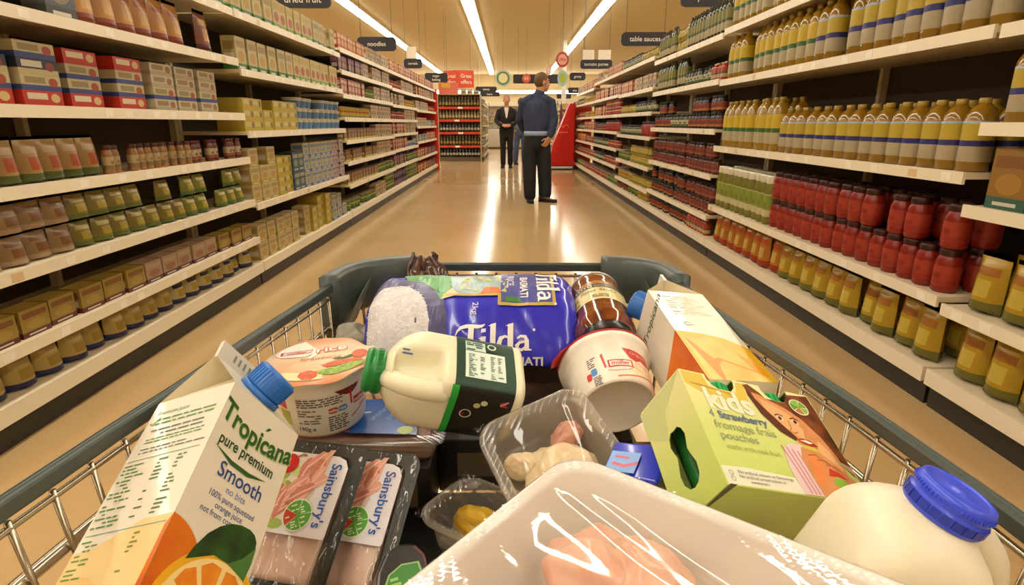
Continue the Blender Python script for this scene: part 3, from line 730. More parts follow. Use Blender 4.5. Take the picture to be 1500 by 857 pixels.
roundel('red round sign hanging over the red-stand side shelving', 1.335, 15.4, 2.59, .16, .18, ((1, 'A83A2C'), (.72, 'E0A088')), (('Offer', -.03, .09, 'B83A2A'),))
roundel('green and blue oval sign hanging beside the gravy sign', 1.4, 16.0, 2.196, .13, .2, ((1, '9AC0B8'), (.62, 'A8B830')))
roundel('orange disc hung on the long navy sign', 0.575, 19.85, 2.464, .14, .14, ((1, 'D0583A'), (.5, 'E8B898')), (('2', -.06, .17, 'B83A2A'),))
roundel('small pink and white sign hanging beside the red round sign', 1.03, 15.95, 2.39, .07, .13, ((1, 'E0B8A0'), (.6, 'E8DCC8')))

# red display stand and its orange side board, past the end of the red-stand side shelving
t = empty('red_display', loc=(1.2, 14.3, 0)); tag(t, 'tall red display stand with slanting edge and black base', 'display')
mb = MB(); pr = [(-.22, .2), (.36, .2), (.36, 1.52), (.24, 1.52), (-.12, .62)]; n = len(pr)
mb.add([(x, 0, z) for x, z in pr] + [(x, .4, z) for x, z in pr], [tuple(range(n)), tuple(range(2 * n - 1, n - 1, -1))] + [(k, k + n, (k + 1) % n + n, (k + 1) % n) for k in range(n)], M('CE1C12', .35)); mb.build('body', t)
MB().box(-.24, .4, -.03, .42, 0, .1, M('1A1614', .4)).box(-.22, .38, -.02, .41, .1, .2, M('CE1C12', .35)).build('base', t)
MB().box(-.2, .34, -.034, -.031, .03, .08, M('E8E0D4', .4)).build('strip', t)
mb = MB(); F = Fr((0, 0, 0), (1, 0, 0), (0, 0, 1)); mb.ring(F, .02, .98, .05, .07, M('E0705A', .5), a0=0, a1=PI, h=.002); mb.ring(F, .16, .98, .05, .07, M('E0705A', .5), a0=0, a1=PI, h=.002); mb.rect(F, -.03, .21, .86, .885, M('E0705A', .5), .002); mb.build('print', t)
t = empty('display_board', loc=(1.72, 14.7, 0)); tag(t, 'orange-red panel with three pale discs beside the red display', 'panel')
MB().box(-.12, .3, 0, .03, 0, 1.5, M('DE4A22', .45)).build('board', t); mb = MB(); F = Fr((0, 0, 0), (1, 0, 0), (0, 0, 1))
for z in (.5, .85, 1.2): mb.disc(F, -.0, z, .09, M('F0C0A0', .5), h=.002); mb.text(F, '2', 0, z - .05, .14, M('D03A1E', .5), h=.004, bold=.01)
mb.build('print', t)
# pink garments hang behind the display
t = empty('clothes_rail', loc=(1.55, 15.6, 0)); tag(t, 'clothes rail of pink and plum garments behind the red display', 'rail')
MB().tube([(-.3, 0, 0), (-.3, 0, 1.62), (.3, 0, 1.62), (.3, 0, 0)], .015, M('9A9488', .3, .8), 8).build('frame', t)
for k, c in enumerate(('5A2030', 'C88A9A', 'D8A8B0', '8A3A4A')):
    o = MB().lathe([(.1, .7), (.09, 1.1), (.07, 1.42), (.015, 1.56), (.012, 1.605)], M(c, .8), 12, X=Matrix.Translation((0, 0, 0)) @ Matrix.Diagonal((.5, 1.6, 1, 1))).build('garment')
    o.location = (1.55 - .2 + k * .13, 15.6, 0); tag(o, f'{("dark plum", "rose pink", "pale pink", "wine red")[k]} garment hanging on the rail behind the red display', 'garment')
# white pillar
tag(MB().box(2.0, 2.16, 23, 23.2, 0, CEIL, M('E8E0D0', .6)).build('trim_1'), kind='structure')
# chilled cabinets along the far wall
for k in range(4):
    x = -3.2 + k * 2.0; t = empty('chilled_cabinet', loc=(x + 1, Y1 - .9, 0))
    tag(t, 'tall open chilled cabinet in the row along the far wall', 'cabinet', 'chilled cabinets along the far wall')
    MB().box(-.98, .98, .5, .85, 0, 2.3, M('C8BEA8', .5)).build('back_panel', t); MB().box(-.98, .98, 0, .5, 0, .4, M('4A443A', .5)).build('base', t); MB().box(-.98, .98, -.05, .5, 2.1, 2.35, M('D8D0BC', .5)).build('canopy', t)
    for z in (.8, 1.2, 1.6): MB().box(-.98, .98, .08, .5, z - .03, z, M('D8D0BC', .5)).build('shelf', t)
    for j, z in enumerate((.4, .8, 1.2, 1.6)):
        for q in range(6):
            key = ('creambox', 'bluetub', 'greentin', 'yellowtin', 'redbox')[(k + j + q // 3) % 5]
            put(key, (x + .18 + q * .32, Y1 - .7, z + .001), 0, f'{ORD[j]} shelf of the {NTH[k]} chilled cabinet', False)
# gondolas far down on the other side of the cross aisle
for i, (x0, y0) in enumerate(((1.55, 18.0), (1.75, 24.5))):
    for q in range(2):
        ya = y0 + q * 2.3; pl = f'{NTH[i * 2 + q]} unit beyond the clothes rail'
        bay('shelving_unit', f'pale shelving unit, {pl}', None, x0 + .25 * i, ya, ya + 2.2, [.5, .85, 1.2, 1.5], 1.7, -1, tags=False)
        for j, z in enumerate((.155, .5, .85, 1.2, 1.5)):
            fill(x0 + .25 * i, -1, ya, ya + 2.2, z, z + .3, [(('greentin', 'tealcarton', 'creambox', 'mustard', 'yellowtray')[(i + j + q) % 5], 1, 2)], f'{ORD[j]} shelf, {pl}', 1000 + i * 20 + q * 9 + j, False)
# low dark freezers in the middle distance
for i, y in enumerate((27.0, 30.0)):
    t = empty('freezer', loc=(-.2, y, 0)); tag(t, f'low grey chest freezer, {("nearer", "farther")[i]} of two at the far end', 'freezer')
    mb = MB(); mb.rbox(1.6, 1.2, .8, .06, M('B8AE9C', .4), X=Matrix.Translation((0, 0, .45))); mb.build('body', t); MB().box(-.76, .76, -.56, .56, .85, .88, M('4A4640', .2)).build('lid', t); MB().box(-.75, .75, -.55, .55, 0, .06, M('2A2622', .5)).build('base', t)
print('products', NPROD, USED)
# ---------------------------------------------------------------- the trolley
GREY = M('3E4640', .38, var=.05, vscale=60); STEEL = M('A89C86', .22, .95, var=.05)
RIM = [(-.267, -.1), (-.266, .06), (-.265, .15), (-.262, .257), (-.2545, .33), (-.2465, .39), (-.2395, .46), (-.2315, .538), (-.2215, .62), (-.2165, .675), (-.2135, .708), (-.205, .737), (-.187, .76), (-.16, .776), (-.126, .784), (0, .782), (.127, .779), (.16, .773), (.183, .76), (.198, .74), (.205, .715), (.209, .68), (.2125, .6), (.224, .503), (.2355, .423), (.2435, .355), (.248, .303), (.2525, .25), (.256, .15), (.258, .06), (.259, -.1)]
RZ = .88
T_ = empty('shopping_trolley', loc=(0, .4, 0)); tag(T_, 'wire shopping trolley with grey plastic rim, filled with groceries', 'trolley')
inv = Matrix.Translation((0, -.4, 0))
def tb(mb, name, parent=None):
    mb.v = [inv @ v for v in mb.v]; return mb.build(name, parent or T_)
# rim: rounded section with two grooves along the top
sq = [(x * .5, y * .52) for x, y in ((-.0075, -.011), (.0075, -.011), (.009, -.008), (.009, .006), (.007, .0085), (.0045, .0095), (.003, .0075), (.001, .0098), (-.001, .0098), (-.003, .0075), (-.0045, .0095), (-.007, .0085), (-.009, .006), (-.009, -.008))]
tb(MB().tube([(x, y, RZ) for x, y in RIM], 0, GREY, sq=sq), 'rim')
def inset(k, z):   # the basket wall narrows downward
    c = V((-.004, .42)); p = V(k); return (c + (p - c) * (1 - (RZ - z) * .3)).to_3d() + V((0, 0, z))
def along(p, step):
    out = []; carry = 0.
    for a, b in zip(p, p[1:]):
        a, b = V(a), V(b); L = (b - a).length; t = carry
        while t < L: out.append(a + (b - a) * t / L); t += step
        carry = t - L
    return out
ZB = .70
wires = MB()
for q in along(RIM, .0275):
    wires.tube([inset(q, RZ - .009), inset(q, .79), inset(q, ZB + .012), inset(q, ZB) + (V((-.004, .42, 0)) - V((q.x, q.y, 0))) * .05], .0019, STEEL, 6)
for z, r in ((RZ - .013, .0021),):
    wires.tube([inset(q, z) for q in RIM], r, STEEL, 6)
tb(wires, 'wire_mesh')
tb(MB().tube([inset(q, .832) + (V((q[0], q[1], 0)) - V((-.004, .42, 0))) * .02 for q in RIM], .0042, M('B8AE9C', .2, .95), 8), 'rail_wire')
fl = MB()
for k in range(18):
    x = -.25 + k * .0294; a, b = inset((x, -.06), ZB), inset((x * .82, .75), ZB); fl.tube([a, b], .0019, STEEL, 6)
for k in range(15):
    y = -.07 + k * .058; hw_ = .245 - .045 * (y - .1) / .65; fl.tube([(-.004 - hw_, y, ZB - .0046), (-.004 + hw_, y, ZB - .0046)], .0025, STEEL, 6)
tb(fl, 'floor_mesh')
# near end wall of the basket with the hinged flap, and the handle behind the camera
ne = MB()
for k in range(21):
    x = -.25 + k * .0245; ne.tube([(x, -.1, RZ - .01), (x * .94, -.085, ZB)], .0019, STEEL, 6)
ne.tube([(-.267, -.1, RZ), (.259, -.1, RZ)], .006, STEEL, 8); tb(ne, 'end_flap')
tb(MB().tube([(-.275, -.1, .9), (-.275, -.24, .96), (.267, -.24, .96), (.267, -.1, .9)], .014, GREY, 10), 'handle')
# plastic guards round the two front corners
def guard(idx, flare_end):
    pts = [V(RIM[i]) for i in idx]; P = []
    for a, b in zip(pts, pts[1:]): P += [a.lerp(b, t / 3) for t in range(3)]
    P.append(pts[-1]); n = len(P); c = V((-.004, .42)); mb = MB()
    lay = [(.0125, .0118), (.0125, -.03), (.009, -.047), (-.006, -.047), (-.0105, -.03), (-.0115, .0075), (-.006, .0135), (.008, .0145)]
    vs = []
    for i, p in enumerate(P):
        t = (P[min(i + 1, n - 1)] - P[max(i - 1, 0)]).normalized(); o_ = V((-t.y, t.x)); o_ = o_ if o_.dot(p - c) > 0 else -o_
        f = i / (n - 1); f = f if flare_end else 1 - f
        dip = .018 * max(0, (f - .55) / .45) ** 1.5 + .0
        for k, (a, z) in enumerate(lay):
            q = p + o_ * a; vs.append((q.x, q.y, RZ + (z - dip if z < 0 else z)))
    m = len(lay); fs = [(i * m + k, i * m + (k + 1) % m, (i + 1) * m + (k + 1) % m, (i + 1) * m + k) for i in range(n - 1) for k in range(m)] + [tuple(range(m))[::-1], tuple(range((n - 1) * m, n * m))]
    mb.add(vs, fs, M('454C46', .4, var=.05), True)
    g = tb(mb, 'corner_guard')
    # moulded web on the inner face, where the guard turns
    i0 = n // 2 - 2 if flare_end else n // 2 + 2; w_ = MB()
    i1 = n - 2 if flare_end else 1
    a = P[i0]; b = P[i1]; ia = (c - a).normalized(); ib = (c - b).normalized()
    q = [(*(a + ia * .012), RZ - .004), (*(a.lerp(b, .4) + ia * .022), RZ - .02), (*(b + ib * .026), RZ - .05), (*(b + ib * .018), RZ - .066), (*(a.lerp(b, .5) + ia * .012), RZ - .05)]
    w_.add(q + [(x - ia.x * .006, y - ia.y * .006, z) for x, y, z in q], [(0, 1, 2, 3, 4), (9, 8, 7, 6, 5)] + [(k, k + 5, (k + 1) % 5 + 5, (k + 1) % 5) for k in range(5)], M('5E645C', .4, var=.05))
    w_.v = [inv @ v for v in w_.v]; w_.build('web', g)
guard([14, 13, 12, 11, 10, 9], True); guard([16, 17, 18, 19, 20, 21], True)
# chassis and castors under the basket
ch = MB()
for sx in (-1, 1):
    ch.tube([(-.004 + sx * .2, .1, ZB - .012), (-.004 + sx * .21, .0, .4), (-.004 + sx * .2, .06, .16), (-.004 + sx * .15, .62, .14)], .0125, STEEL, 10)
    ch.tube([(-.004 + sx * .12, .6, ZB - .012), (-.004 + sx * .19, .1, .3)], .01, STEEL, 10)
ch.tube([(-.17, .62, .14), (.13, .62, .14)], .0125, STEEL, 10); tb(ch, 'chassis')
for sx, y in ((-1, .08), (1, .08), (-1, .6), (1, .6)):
    x = -.004 + sx * (.2 if y < .3 else .15); f = tb(MB().box(x - .02, x + .02, y - .02, y + .02, .105, .155, STEEL).box(x - .02, x - .016, y - .015, y + .015, .05, .11, STEEL).box(x + .016, x + .02, y - .015, y + .015, .05, .11, STEEL), 'castor')
    w_ = MB().lathe([(.02, -.014), (.058, -.014), (.062, -.008), (.062, .008), (.058, .014), (.02, .014)], M('2A2826', .5), 20, X=Matrix.Translation((x, y, .0625)) @ Matrix.Rotation(PI / 2, 4, 'Y'))
    w_.v = [inv @ v for v in w_.v]; w_.build('wheel', f)

# ---------------------------------------------------------------- groceries
Fr.hs = .35      # print lies close on the small packs
CARD = M('E6DCC6', .32, var=.02, coat=.25)
def gable(name, o, R, s, L, label, capcol, cs=1):
    """gable-top juice carton: origin at the upper corner edge; faces at -y (long print) and +x (front), base down at -L"""
    t = empty(name, pose(o, *R)); tag(t, label, 'carton')
    mb = MB()
    mb.add([(-s, 0, -L), (0, 0, -L), (0, s, -L), (-s, s, -L), (-s, 0, 0), (0, 0, 0), (0, s, 0), (-s, s, 0)], [(0, 3, 2, 1), (0, 1, 5, 4), (1, 2, 6, 5), (2, 3, 7, 6), (3, 0, 4, 7)], CARD)
    h = s * .5; fin = .014; ti = s * .36     # tucked gable
    rx = -s / 2
    # sloping roof panels front and back, folded gussets at the two ends, and the fin
    mb.add([(0, 0, 0), (0, s, 0), (rx + .001, s, h), (rx + .001, 0, h)], [(0, 1, 2, 3)], CARD)
    mb.add([(-s, 0, 0), (rx - .001, 0, h), (rx - .001, s, h), (-s, s, 0)], [(0, 1, 2, 3)], CARD)
    for y, sg in ((0, 1), (s, -1)):
        mb.add([(-s, y, 0), (0, y, 0), (rx, y + sg * ti, h * .96), (rx + .001, y, h), (rx - .001, y, h)], [(0, 1, 2), (1, 3, 2), (0, 2, 4)], M('DCCFAE', .4, var=.02))
    mb.build('body', t)
    f = MB().box(rx - .0016, rx + .0016, 0, s, h - .001, h + fin, M('DDD4C2', .4)); 
    for k in range(5): f.box(rx + .0017, rx + .0019, s * .2 + k * .005, s * .2 + k * .005 + .002, h + .004, h + .01, M('8A8A80', .5))
    f.build('fin', t, bevel=.0008)
    n = V((cs * h, 0, s / 2)).normalized(); c = V((rx + cs * s / 4, s / 2, h / 2)); X = ortho(c + n * .0004, n, (0, 1, 0))
    B_ = M(capcol, .35, var=.03); mb = MB().lathe([(.0165, 0), (.0165, .004)], B_, 28, X=X)
    prof = [(.0148, .0042), (.0152, .006), (.0152, .0185), (.0138, .0205), (.0001, .0207)]
    mb.lathe(prof, B_, 28, X=X)
    for k in range(36):
        a = 2 * PI * k / 36; mb.box(.0149, .0158, -.0006, .0006, .0055, .0185, B_, X=X @ Matrix.Rotation(a, 4, 'Z'))
    mb.build('cap', t)
    return t
GREEN = M('2C5A1E', .4, var=.03); DKG = M('1E4416', .4); BLUE = M('2C4A86', .4); PALEG = M('5E7A3A', .5); PEACH = M('EBC07A', .35, var=.1, vscale=40)
OR1 = two_tone('C8480E', 'E88414', 18, .3, .75, .35); OR2 = two_tone('E0720E', 'F09A2A', 60, .35, .7, .35, stretch=(1, 1, 1)); RINDY = M('F0B41E', .35, var=.05); LEAF = two_tone('16300E', '2E5A1E', 60, .35, .7, .4)
def juice_print(t, s, L, full=True):
    # front face
    F = Fr((0, s / 2, 0), (0, 1, 0), (0, 0, 1)); k = s / .07; mb = MB()
    mb.poly(F, [(-s / 2, -L), (-s / 2, -.0935 * k)] + [((-.035 + .0345 * math.sin(q * .13)) * k, (-.129 + .0355 * math.cos(q * .13)) * k) for q in range(1, 13)] + [(.0, -L)], OR1, .0003)
    a0 = .0
    mb.disc(F, .012 * k, -.1415 * k, .042 * k, RINDY, .0006, seg=40); mb.disc(F, .012 * k, -.1415 * k, .0372 * k, M('F6D890', .4), .0009, seg=36)
    for q in range(11):
        a = q * 2 * PI / 11 + .1; mb.poly(F, [(.012 * k + .003 * k * math.cos(a), -.1415 * k + .003 * k * math.sin(a)), (.012 * k + .0335 * k * math.cos(a - .23), -.1415 * k + .0335 * k * math.sin(a - .23)), (.012 * k + .0352 * k * math.cos(a), -.1415 * k + .0352 * k * math.sin(a)), (.012 * k + .0335 * k * math.cos(a + .23), -.1415 * k + .0335 * k * math.sin(a + .23))], OR2, .0012)
    mb.poly(F, [((x - .002) * k, (y + .0245) * k) for x, y in ((-.014, -.137), (-.0115, -.129), (-.006, -.119), (.0005, -.112), (.008, -.107), (.016, -.1045), (.024, -.104), (.029, -.1055), (.0325, -.109), (.0335, -.115), (.034, -.122), (.0325, -.133), (.016, -.1285), (.004, -.128))], LEAF, .0014)
    mb.poly(F, [((x - .002) * k, (y + .0245) * k) for x, y in ((.016, -.1285), (.0255, -.122), (.0336, -.112), (.034, -.122), (.0325, -.133))], M('4A7A34', .4), .0016)
    mb.build('fruit_print', t)
    mb = MB()
    mb.text(F, 'Tropicana', .001 * k, -.0315 * k, .0197 * k, M('A8C47A', .4), .0007, bold=.035, sx=.87, arch=.9); mb.text(F, 'Tropicana', .0005 * k, -.031 * k, .0197 * k, GREEN, .001, bold=.024, sx=.87, arch=.9)
    mb.poly(F, [(.004 * k, -.0155 * k), (.0062 * k, -.0118 * k), (.0095 * k, -.0115 * k), (.0065 * k, -.0148 * k)], GREEN, .001)
    mb.text(F, 'pure premium', -.002 * k, -.0425 * k, .0108 * k, DKG, .001, bold=.018, sx=.84)
    mb.poly(F, [(-.029 * k, -.045 * k), (-.012 * k, -.0482 * k), (.004 * k, -.0485 * k), (.021 * k, -.0465 * k), (.004 * k, -.0515 * k), (-.012 * k, -.0512 * k)], GREEN, .001)
    mb.text(F, 'Smooth', .001 * k, -.0612 * k, .0142 * k, BLUE, .001, bold=.01, sx=.92)
    mb.text(F, 'no bits', .001 * k, -.0682 * k, .0064 * k, M('5A7AB0', .4), .001)
    for q, w_ in enumerate(('100% pure squeezed', 'orange juice', 'not from concentrate')): mb.text(F, w_, .001 * k, -.0742 * k - q * .0053 * k, .0055 * k, BLUE, .001, bold=.004, sx=.9)
    mb.build('lettering', t)
    # long printed side
    G = Fr((-s / 2, 0, 0), (1, 0, 0), (0, 0, 1)); mb = MB()
    mb.poly(G, [(-s / 2, -L), (-s / 2, -.108 * k), (-.02 * k, -.107 * k), (-.005 * k, -.101 * k), (.012 * k, -.094 * k), (s / 2, -.0935 * k), (s / 2, -L)], M('EAC98A', .35, var=.04), .0003)
    mb.poly(G, [(-s / 2, -L), (-s / 2, -.122 * k), (-.01 * k, -.124 * k), (.01 * k, -.135 * k), (.0285 * k, -.155 * k), (.031 * k, -.19 * k), (.03 * k, -L)], PEACH, .0005)
    mb.poly(G, [(s * .43, -L), (s * .46, -.1 * k), (s / 2, -.095 * k), (s / 2, -L)], OR1, .0007)
    mb.build('fruit_print', t)
    mb = MB(); mb.text(G, 'Premium Juice', -.014 * k, -.0125 * k, .005 * k, M('6A8A4A', .5), .001)
    for v1, v0, rows, m_, rg in ((-.014, -.021, 2, 'A', .1), (-.023, -.03, 2, 'B', .35), (-.031, -.036, 2, 'A', .2), (-.0385, -.044, 2, 'B', .4)):
        mb.lines(G, -.026 * k, .031 * k, v1 * k, v0 * k, rows, M('5C8A48', .5) if m_ == 'A' else M('6E7468', .5), .001, seed=int(-v1 * 1e4), ragged=rg, fill=.36, dens=.95)
    mb.stroke(G, [(-.031 * k, -.0185 * k), (-.0285 * k, -.0205 * k), (-.023 * k, -.0145 * k)], .0012 * k, M('6EAA3E', .5), .001)
    mb.lines(G, -.032 * k, -.01 * k, -.05 * k, -.094 * k, 16, M('5C8A48', .5), .001, seed=5, ragged=.5, fill=.4); mb.lines(G, -.002 * k, .006 * k, -.05 * k, -.094 * k, 16, M('5A7A4A', .5), .001, seed=6, ragged=.1, fill=.4); mb.lines(G, .014 * k, .023 * k, -.05 * k, -.094 * k, 16, M('5A7A4A', .5), .001, seed=7, ragged=.1, fill=.4)
    mb.rect(G, -.032 * k, .03 * k, -.0489 * k, -.0484 * k, M('7A9A6A', .5), .001); mb.rect(G, -.032 * k, .032 * k, -.0985 * k, -.098 * k, M('5C9A8A', .5), .001)
    mb.lines(G, -.032 * k, -.016 * k, -.1 * k, -.124 * k, 9, M('6A8A3A', .5), .001, seed=8, ragged=.5, fill=.4); mb.lines(G, .01 * k, .016 * k, -.1 * k, -.124 * k, 9, M('7A8A3A', .5), .001, seed=9, ragged=.2, fill=.4)
    mb.lines(G, -.032 * k, .022 * k, -.13 * k, -.142 * k, 4, M('7A8A34', .5), .001, seed=10, ragged=.3, fill=.36, dens=.95); mb.lines(G, -.032 * k, .026 * k, -.15 * k, -.168 * k, 6, M('7A8A34', .5), .001, seed=12, ragged=.2, fill=.36, dens=.95)
    mb.build('small_print', t)
R_T = ((.9193, -.1987, .3397), (.3926, .4021, -.8272), (.0277, .8938, .4476))
t = gable('juice_carton', (-.1791, .3493, .9078), R_T, .0665, .19, 'Tropicana smooth orange juice carton with blue cap, leaning on the trolley side', '2E72C4'); juice_print(t, .0665, .19)

# second carton, lying on its back by the far corner: front face turned to the side
t = gable('juice_carton', (.1475, .592, .900), ((.9878, .1053, -.1145), (-.1317, .174, -.9759), (-.0828, .9791, .1858)), .062, .162, 'white and orange juice carton lying flat beside the brown sauce jar', '3A78C8', -1)
t.matrix_world = Matrix.Translation((.1475, .592, .9)) @ Matrix.Rotation(.013, 4, 'Z') @ Matrix.Translation((-.1475, -.592, -.9)) @ Matrix.Translation(V((.9878, .1053, -.1145)) * .062) @ pose((.1475, .592, .9), (.9878, .1053, -.1145), (-.1317, .174, -.9759), (-.0828, .9791, .1858))
s = .062; L = .162
G = Fr((-s / 2, 0, 0), (1, 0, 0), (0, 0, 1)); mb = MB()
mb.poly(G, [(-s / 2, -L), (-s / 2, -.083), (-.006, -.0865), (.014, -.094), (s / 2, -.11), (s / 2, -L)], M('E8B42C', .35, var=.06), .0004)
mb.poly(G, [(-s * .45, -L), (-s * .46, -.088), (-.004, -.092), (.012, -.1), (s * .36, -.122), (s * .4, -L)], two_tone('E89A1C', 'F6CE6A', 26, .3, .7, .35), .0007)
mb.poly(G, [(-s * .3, -L), (-s * .44, -.094), (-s * .38, -.1), (-.013, -.13), (-.008, -.128), (s * .36, -.149), (s * .38, -.152), (-.006, -.133), (-.012, -.14), (-.015, -L)], M('E08A14', .35, var=.1), .001)
mb.poly(G, [(s * .2, -.118), (s * .36, -.13), (s * .44, -.155), (s * .3, -.15)], M('EA9A1A', .35, var=.1), .0012)
mb.build('fruit_print', t); mb = MB()
mb.lines(G, -.02, .024, -.008, -.05, 9, M('CFCBA8', .5), .001, seed=3, ragged=.15, dens=.95, fill=.35); mb.ring(G, -.013, -.069, .0026, .0037, M('8A8A70', .5), .001, a0=.6, a1=5.6); mb.rect(G, -.011, -.007, -.0715, -.0705, M('8A8A70', .5), .001); mb.build('small_print', t)
S_ = Fr((-s, s / 2, 0), (0, -1, 0), (0, 0, 1)); mb = MB(); mb.text(S_, 'Tropicana', .012, -.034, .015, GREEN, .001, bold=.008, rot=-.0); mb.build('lettering', t)
mb = MB(); mb.poly(S_, [(-s / 2, -L), (-s / 2, -.1), (s / 2, -.083), (s / 2, -L)], OR1, .0005); mb.build('fruit_print', t)
def ramp_mat(axis, lo, hi, cols, rough=.35):
    """printed colour band running along one local axis of the board"""
    m = bpy.data.materials.new('printed_board_%d' % len(bpy.data.materials)); m.use_nodes = True; nt = m.node_tree; p = nt.nodes['Principled BSDF']; L = nt.links.new
    tc = nt.nodes.new('ShaderNodeTexCoord'); sp = nt.nodes.new('ShaderNodeSeparateXYZ'); mr = nt.nodes.new('ShaderNodeMapRange'); mr.inputs[1].default_value = lo; mr.inputs[2].default_value = hi
    r = nt.nodes.new('ShaderNodeValToRGB'); e = r.color_ramp.elements
    while len(e) < len(cols): e.new(.5)
    for k, c in enumerate(cols): e[k].position = k / (len(cols) - 1); e[k].color = (*lin(c), 1)
    L(tc.outputs['Object'], sp.inputs[0]); L(sp.outputs[axis], mr.inputs[0]); L(mr.outputs[0], r.inputs[0]); L(r.outputs[0], p.inputs['Base Color']); p.inputs['Roughness'].default_value = rough
    return m
INK = M('4A4844', .5); WHITE = M('F0EADC', .35, var=.02); REDP = M('C2281C', .35); BLUEP = M('4A86C8', .35)
# ------------ rice pudding pots
def pot(t, lid=True, ang=0.):
    rim, base, h = .0455, .0375, .06
    rf = lambda z: base + (rim - .002 - base) * max(0, z) / h
    PW = M('E9E1D0', .3, var=.02, sss=.1)
    MB().lathe([(.034, .002), (base - .002, 0), (base + .0001, .003), (rf(.03), .03), (rf(.046), .046), (rf(.05) + .0012, .05), (rf(.058) + .001, .056), (rim + .0015, .058), (rim + .002, .0605), (rim - .001, .062)], PW, 48).build('cup', t)
    F = Cy(rf, ang - PI / 2, 0); mb = MB()
    mb.rect(F, -.034, .012, .009, .044, M('DDD6C6', .4), .0003)
    mb.lines(F, -.033, .011, .0435, .034, 4, INK, .0006, seed=21, ragged=.05, dens=.95); mb.lines(F, -.033, -.01, .032, .016, 6, M('6A6660', .5), .0006, seed=22, ragged=.2)
    mb.lines(F, -.006, .013, .0225, .006, 7, INK, .0006, seed=23, ragged=.1, dens=.95)
    mb.rect(F, -.0055, .0035, .0245, .0305, REDP, .0006, r=.0025); mb.rect(F, .0035, .0125, .0245, .0305, BLUEP, .0006, r=.0025)
    mb.text(F, 'müller', -.001, .0262, .0042, WHITE, .001, bold=.02); mb.text(F, 'rice', .008, .0262, .0042, WHITE, .001, bold=.02)
    mb.text(F, '190g e', -.026, .0085, .0062, INK, .001, bold=.02)
    mb.poly(F, [(.0165, .028), (.0185, .028), (.0185, .045), (.0165, .043)], REDP, .0006)
    mb.rect(F, .02, .036, .026, .0335, REDP, .0006); mb.text(F, 'müller', .028, .0275, .0058, WHITE, .001, bold=.02); mb.stroke(F, [(.016, .014), (.024, .0165), (.033, .0205), (.038, .021)], .0015, M('D86A3A', .4), .0006); mb.text(F, 'rice', .031, .0195, .006, M('D8583A', .4), .001, bold=.015)
    mb.rect(F, -.06, -.045, .03, .047, REDP, .0006); mb.rect(F, -.058, -.042, .012, .028, M('A8B040', .4), .0006)
    mb.poly(F, [(.0, .0485), (.03, .0485), (.026, .043), (.02, .0395), (.014, .0395), (.006, .043)], M('7A1E1A', .35), .0006)
    mb.build('small_print', t)
    if not lid: return rf
    R_ = .0495; mb = MB(); FOIL = ramp_mat(1, -R_, R_, ('D88858', 'E6B48C', 'E8C8A4', 'E4BC98', 'DE9068'), .3)
    def edge(a, r): return (r * math.cos(a), r * math.sin(a), .0632 + (.0012 * math.sin(7 * a) - .002 if r > .047 else .0))
    n = 60; vs = [(0, 0, .0634)] + [edge(2 * PI * k / n, .0455) for k in range(n)] + [edge(2 * PI * k / n, R_ * (1.1 if abs(2 * PI * k / n - .35) < .16 else 1)) for k in range(n)]
    fs = [(0, 1 + k, 1 + (k + 1) % n) for k in range(n)] + [(1 + k, 1 + n + k, 1 + n + (k + 1) % n, 1 + (k + 1) % n) for k in range(n)]
    mb.add(vs, fs, FOIL, True); mb.build('foil_lid', t)
    G = Fr((0, 0, .0638), (1, 0, 0), (0, 1, 0)); mb = MB()
    W_ = M('EFE6DA', .35); mb.poly(G, [(-.0415, .0125), (-.038, .021), (-.031, .03), (-.018, .0385), (-.012, .03), (-.006, .021), (-.004, .012), (-.012, .004), (-.036, .005)], W_, .0003)
    mb.poly(G, [(-.036, .0085), (-.008, .0115), (-.007, .019), (-.0365, .0155)], M('B83428', .35), .0006); mb.poly(G, [(-.034, .0095), (-.0085, .0125), (-.008, .0175), (-.034, .0145)], M('D8C8BC', .35), .0008)
    mb.text(G, 'müller', -.021, .0105, .007, M('B8483A', .4), .001, bold=.03, rot=.1)
    mb.text(G, 'rice', .011, .0125, .0175, M('C8604A', .4), .0006, bold=.055, rot=.14, sx=1.1); mb.text(G, 'rice', .011, .0125, .0175, W_, .0009, bold=.01, rot=.14, sx=1.1)
    mb.stroke(G, [(-.008, .022), (-.004, .014), (-.004, .006), (-.0085, .001)], .0045, W_, .0004)
    mb.text(G, 'Strawberry', .003, -.0035, .0085, M('A86048', .4), .0008, rot=.12, shear=.3)
    CRM = M('EAD9A6', .35, var=.1, vscale=300); STR = two_tone('B83A1E', 'D86A3A', 300, .35, .65, .35); LF = two_tone('5A8A2A', 'A8BE3E', 300, .35, .6, .4)
    mb.poly(G, [(-.034, -.03), (-.024, -.026), (-.012, -.0285), (.0, -.024), (.01, -.03), (.012, -.043), (0, -.0445), (-.016, -.042), (-.027, -.036)], CRM, .0004)
    mb.poly(G, [(.006, -.0165), (.018, -.009), (.032, -.0075), (.042, -.0075), (.043, -.0105), (.026, -.0175), (.012, -.0215)], STR, .0008)
    mb.poly(G, [(.0, -.0285), (.014, -.0235), (.03, -.0155), (.0455, -.0115), (.0435, -.0185), (.034, -.0285), (.02, -.0365), (.006, -.034)], LF, .0007)
    mb.poly(G, [(-.01, -.0285), (-.002, -.0255), (.005, -.0285), (.0065, -.0375), (.002, -.0435), (-.006, -.0425), (-.011, -.036)], STR, .001)
    mb.disc(G, .0385, .003, .0075, STR, .001, rv=.0085); mb.poly(G, [(.014, -.0045), (.019, -.001), (.024, -.003), (.03, .002), (.034, .0), (.028, -.0055), (.02, -.0065)], M('4A5A1E', .4), .001)
    mb.build('lid_print', t)
    return rf
t = empty('rice_pot', ortho((-.1785, .5135, .7945), (-.03, -.075, 1), (1, .12, 0))); tag(t, 'strawberry rice pot with printed foil lid, standing upright on the ham tray', 'pot'); pot(t, True, .42)
